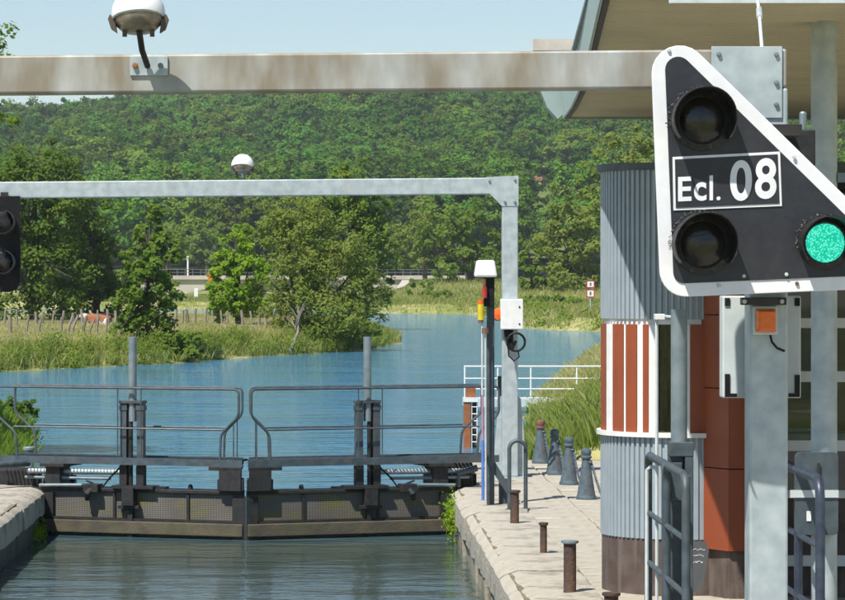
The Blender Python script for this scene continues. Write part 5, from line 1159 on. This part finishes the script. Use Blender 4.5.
# conduit from gusset up to the canopy
t = thing('conduit', 'thin pale conduit rising from the near gantry plate to the canopy', 'pipe', P(762, 48, 17.15))
MB().tube([P(762, 48.5, 17.14), P(760.5, 30, 17.3), P(759, 10, 17.8), Vector((P(758.5, 0, 18.2).x, 18.33, 4.40))], .010, 8).build('pipe', 'pale_paint', t, smooth=True)
MB().tube([P(759.6, 18, 17.6), P(759, 9, 17.85)], .017, 8).build('sleeve', 'galvanised', t, smooth=True)

# ------------------------------------------------------------------ posts and railings beside the booth
Yq = 22.3; s = F / Yq
t = thing('barrier_post', 'thick blue-grey pipe post on a steel box pedestal before the booth', 'post', ((679.5 - CX) / s, Yq, 0)); X0 = (679 - CX) / s
MB().tube([(X0, Yq, P(0, 452, Yq).z), (X0, Yq, P(0, 309.5, Yq).z)], 8.2 / s, 20).build('pipe', 'galvanised_dark', t, smooth=True)
MB().box(X0 - 10 / s, X0 + 13.5 / s, Yq - .08, Yq + .1, P(0, 449, Yq).z - .05, P(0, 447, Yq).z + .04).build('collar', 'steel_paint', t, bevel=.006)
MB().box(X0 + 5 / s, X0 + 13 / s, Yq - .075, Yq + .09, -.01, P(0, 452, Yq).z).build('pedestal_side', 'steel_paint', t, bevel=.004)
MB().box(X0 - 9.5 / s, X0 + 4.9 / s, Yq + .0, Yq + .09, -.01, P(0, 452, Yq).z).build('pedestal_back', 'steel_paint', t, bevel=.004)
MB().box(X0 - 9.5 / s, X0 + 2 / s, Yq - .07, Yq - .055, P(0, 500, Yq).z, P(0, 462, Yq).z).build('pedestal_door', 'steel_paint', t, bevel=.004)
for yy in (476, 500, 518, 540): MB().lathe([(0, .01), (.007, .008), (.009, 0)], P(688.5, yy, Yq - .074), 8, (0, -1, 0)).build('bolt', 'galvanised', t)
t = thing('thin_pole', 'slender pale steel pole clamped beside the barrier post', 'pole', P(656.5, 600, 23.0)); q = P(656.8, 318, 22.9)
t.location.z = 0; ORG[t.name] = t.location.copy()
MB().tube([(q.x, 22.9, -.01), (q.x, 22.9, q.z - .03), (q.x + .012, 22.9, q.z), (q.x + .06, 22.86, q.z + .01), (X0, 22.42, q.z + .01)], .0125, 8).build('pole', 'pale_paint', t, smooth=True)
MB().box(q.x - .02, q.x + .05, 22.8, 22.93, q.z - .012, q.z + .03).build('clamp', 'white_paint', t, bevel=.004)
q = P(646.8, 466, 23.3); MB().tube([(q.x, 23.3, -.01), (q.x, 23.3, q.z - .03), (q.x + .03, 23.28, q.z), (P(657, 0, 22.9).x, 22.92, q.z)], .0135, 8).build('side_loop', 'pale_paint', t, smooth=True)
def railing(name, label, X, Ya, Yb_, zt, mat, panels, rungs, group):
    t = thing(name, label, 'railing', (X, (Ya + Yb_) / 2, 0), group)
    for k in range(panels):
        y0 = Ya + (Yb_ - Ya) * k / panels + .02; y1 = Ya + (Yb_ - Ya) * (k + 1) / panels - .02; r_ = .12
        pts = [(X, y0, -.01), (X, y0, zt - r_)] + [(X, y0 + r_ - r_ * math.cos(R(a)), zt - r_ + r_ * math.sin(R(a))) for a in (25, 50, 75, 90)] + [(X, y1 - r_ + r_ * math.sin(R(a)), zt - r_ + r_ * math.cos(R(a))) for a in (0, 25, 50, 75, 90)] + [(X, y1, -.01)]
        MB().tube(pts, .030, 10).build('frame', mat, t, smooth=True)
        for z in rungs: MB().tube([(X, y0 + .0, z), (X, y1, z)], .020, 8).build('rung', mat, t, smooth=True)
    return t
railing('steel_gate', 'dark steel tube barrier beside the pipe post', 2.40, 20.9, 23.4, 1.36, 'steel_paint', 2, (.22, .56, .93), 'dark tube railings by the booth')
railing('steel_railing', 'navy steel tube railing at the lower right edge', 3.0, 19.0, 21.6, 1.46, 'navy_paint', 1, (.25, .66, 1.05), 'dark tube railings by the booth')
MB().tube([(3.0, 19.9, -.01), (3.0, 19.9, 1.44)], .028, 8).build('frame', 'navy_paint', [o for o in bpy.data.objects if o.name.startswith('steel_railing')][0], smooth=True)
Yk = 19.86; a, b_ = P(795, 535, Yk), P(838.5, 452, Yk)
t = thing('sign_back', 'dark grey rounded sign plate fixed to the thick canopy column', 'sign', (3.18, Yk, a.z))
MB().prism([Vector((x, Yk, z)) for x, z in fillet([(a.x, a.z), (b_.x, a.z), (b_.x, b_.z), (a.x, b_.z)], [.035] * 4, 5)], (0, .02, 0)).build('plate', 'steel_paint', t, bevel=.003)
q0, q1 = P(790, 497.5, Yk), P(838.3, 490, Yk); MB().box(q0.x, q1.x, Yk - .012, Yk - .002, q0.z, q1.z).build('band', 'pale_paint', t)
q0, q1 = P(806.5, 521, Yk), P(811, 511, Yk); MB().box(q0.x, q1.x, Yk - .006, Yk - .001, q0.z, q1.z).build('label_sticker', 'white_paint', t)
q0, q1 = P(817.5, 484, Yk), P(819.5, 463, Yk); MB().box(q0.x, q1.x, Yk - .02, Yk - .001, q0.z, q1.z).build('strap', 'dark_machinery', t)
MB().box(3.10, 3.26, Yk + .021, 19.93, a.z + .1, a.z + .14).build('bracket', 'dark_machinery', t)

# ------------------------------------------------------------------ air
m, nt, out = nodes('haze_air'); pv = nt.nodes.new('ShaderNodeVolumePrincipled'); pv.inputs['Color'].default_value = (0.86, 0.93, 1.0, 1); pv.inputs['Density'].default_value = 0.00014; pv.inputs['Anisotropy'].default_value = 0.2
nt.links.new(pv.outputs[0], out.inputs['Volume'])
HAZE = True
if HAZE:
    hb = MB().box(-2700, 2700, -320, 6600, -5.5, 112).build('haze', 'haze_air', org=(0, 0, 0)); tag(hb, kind='stuff')
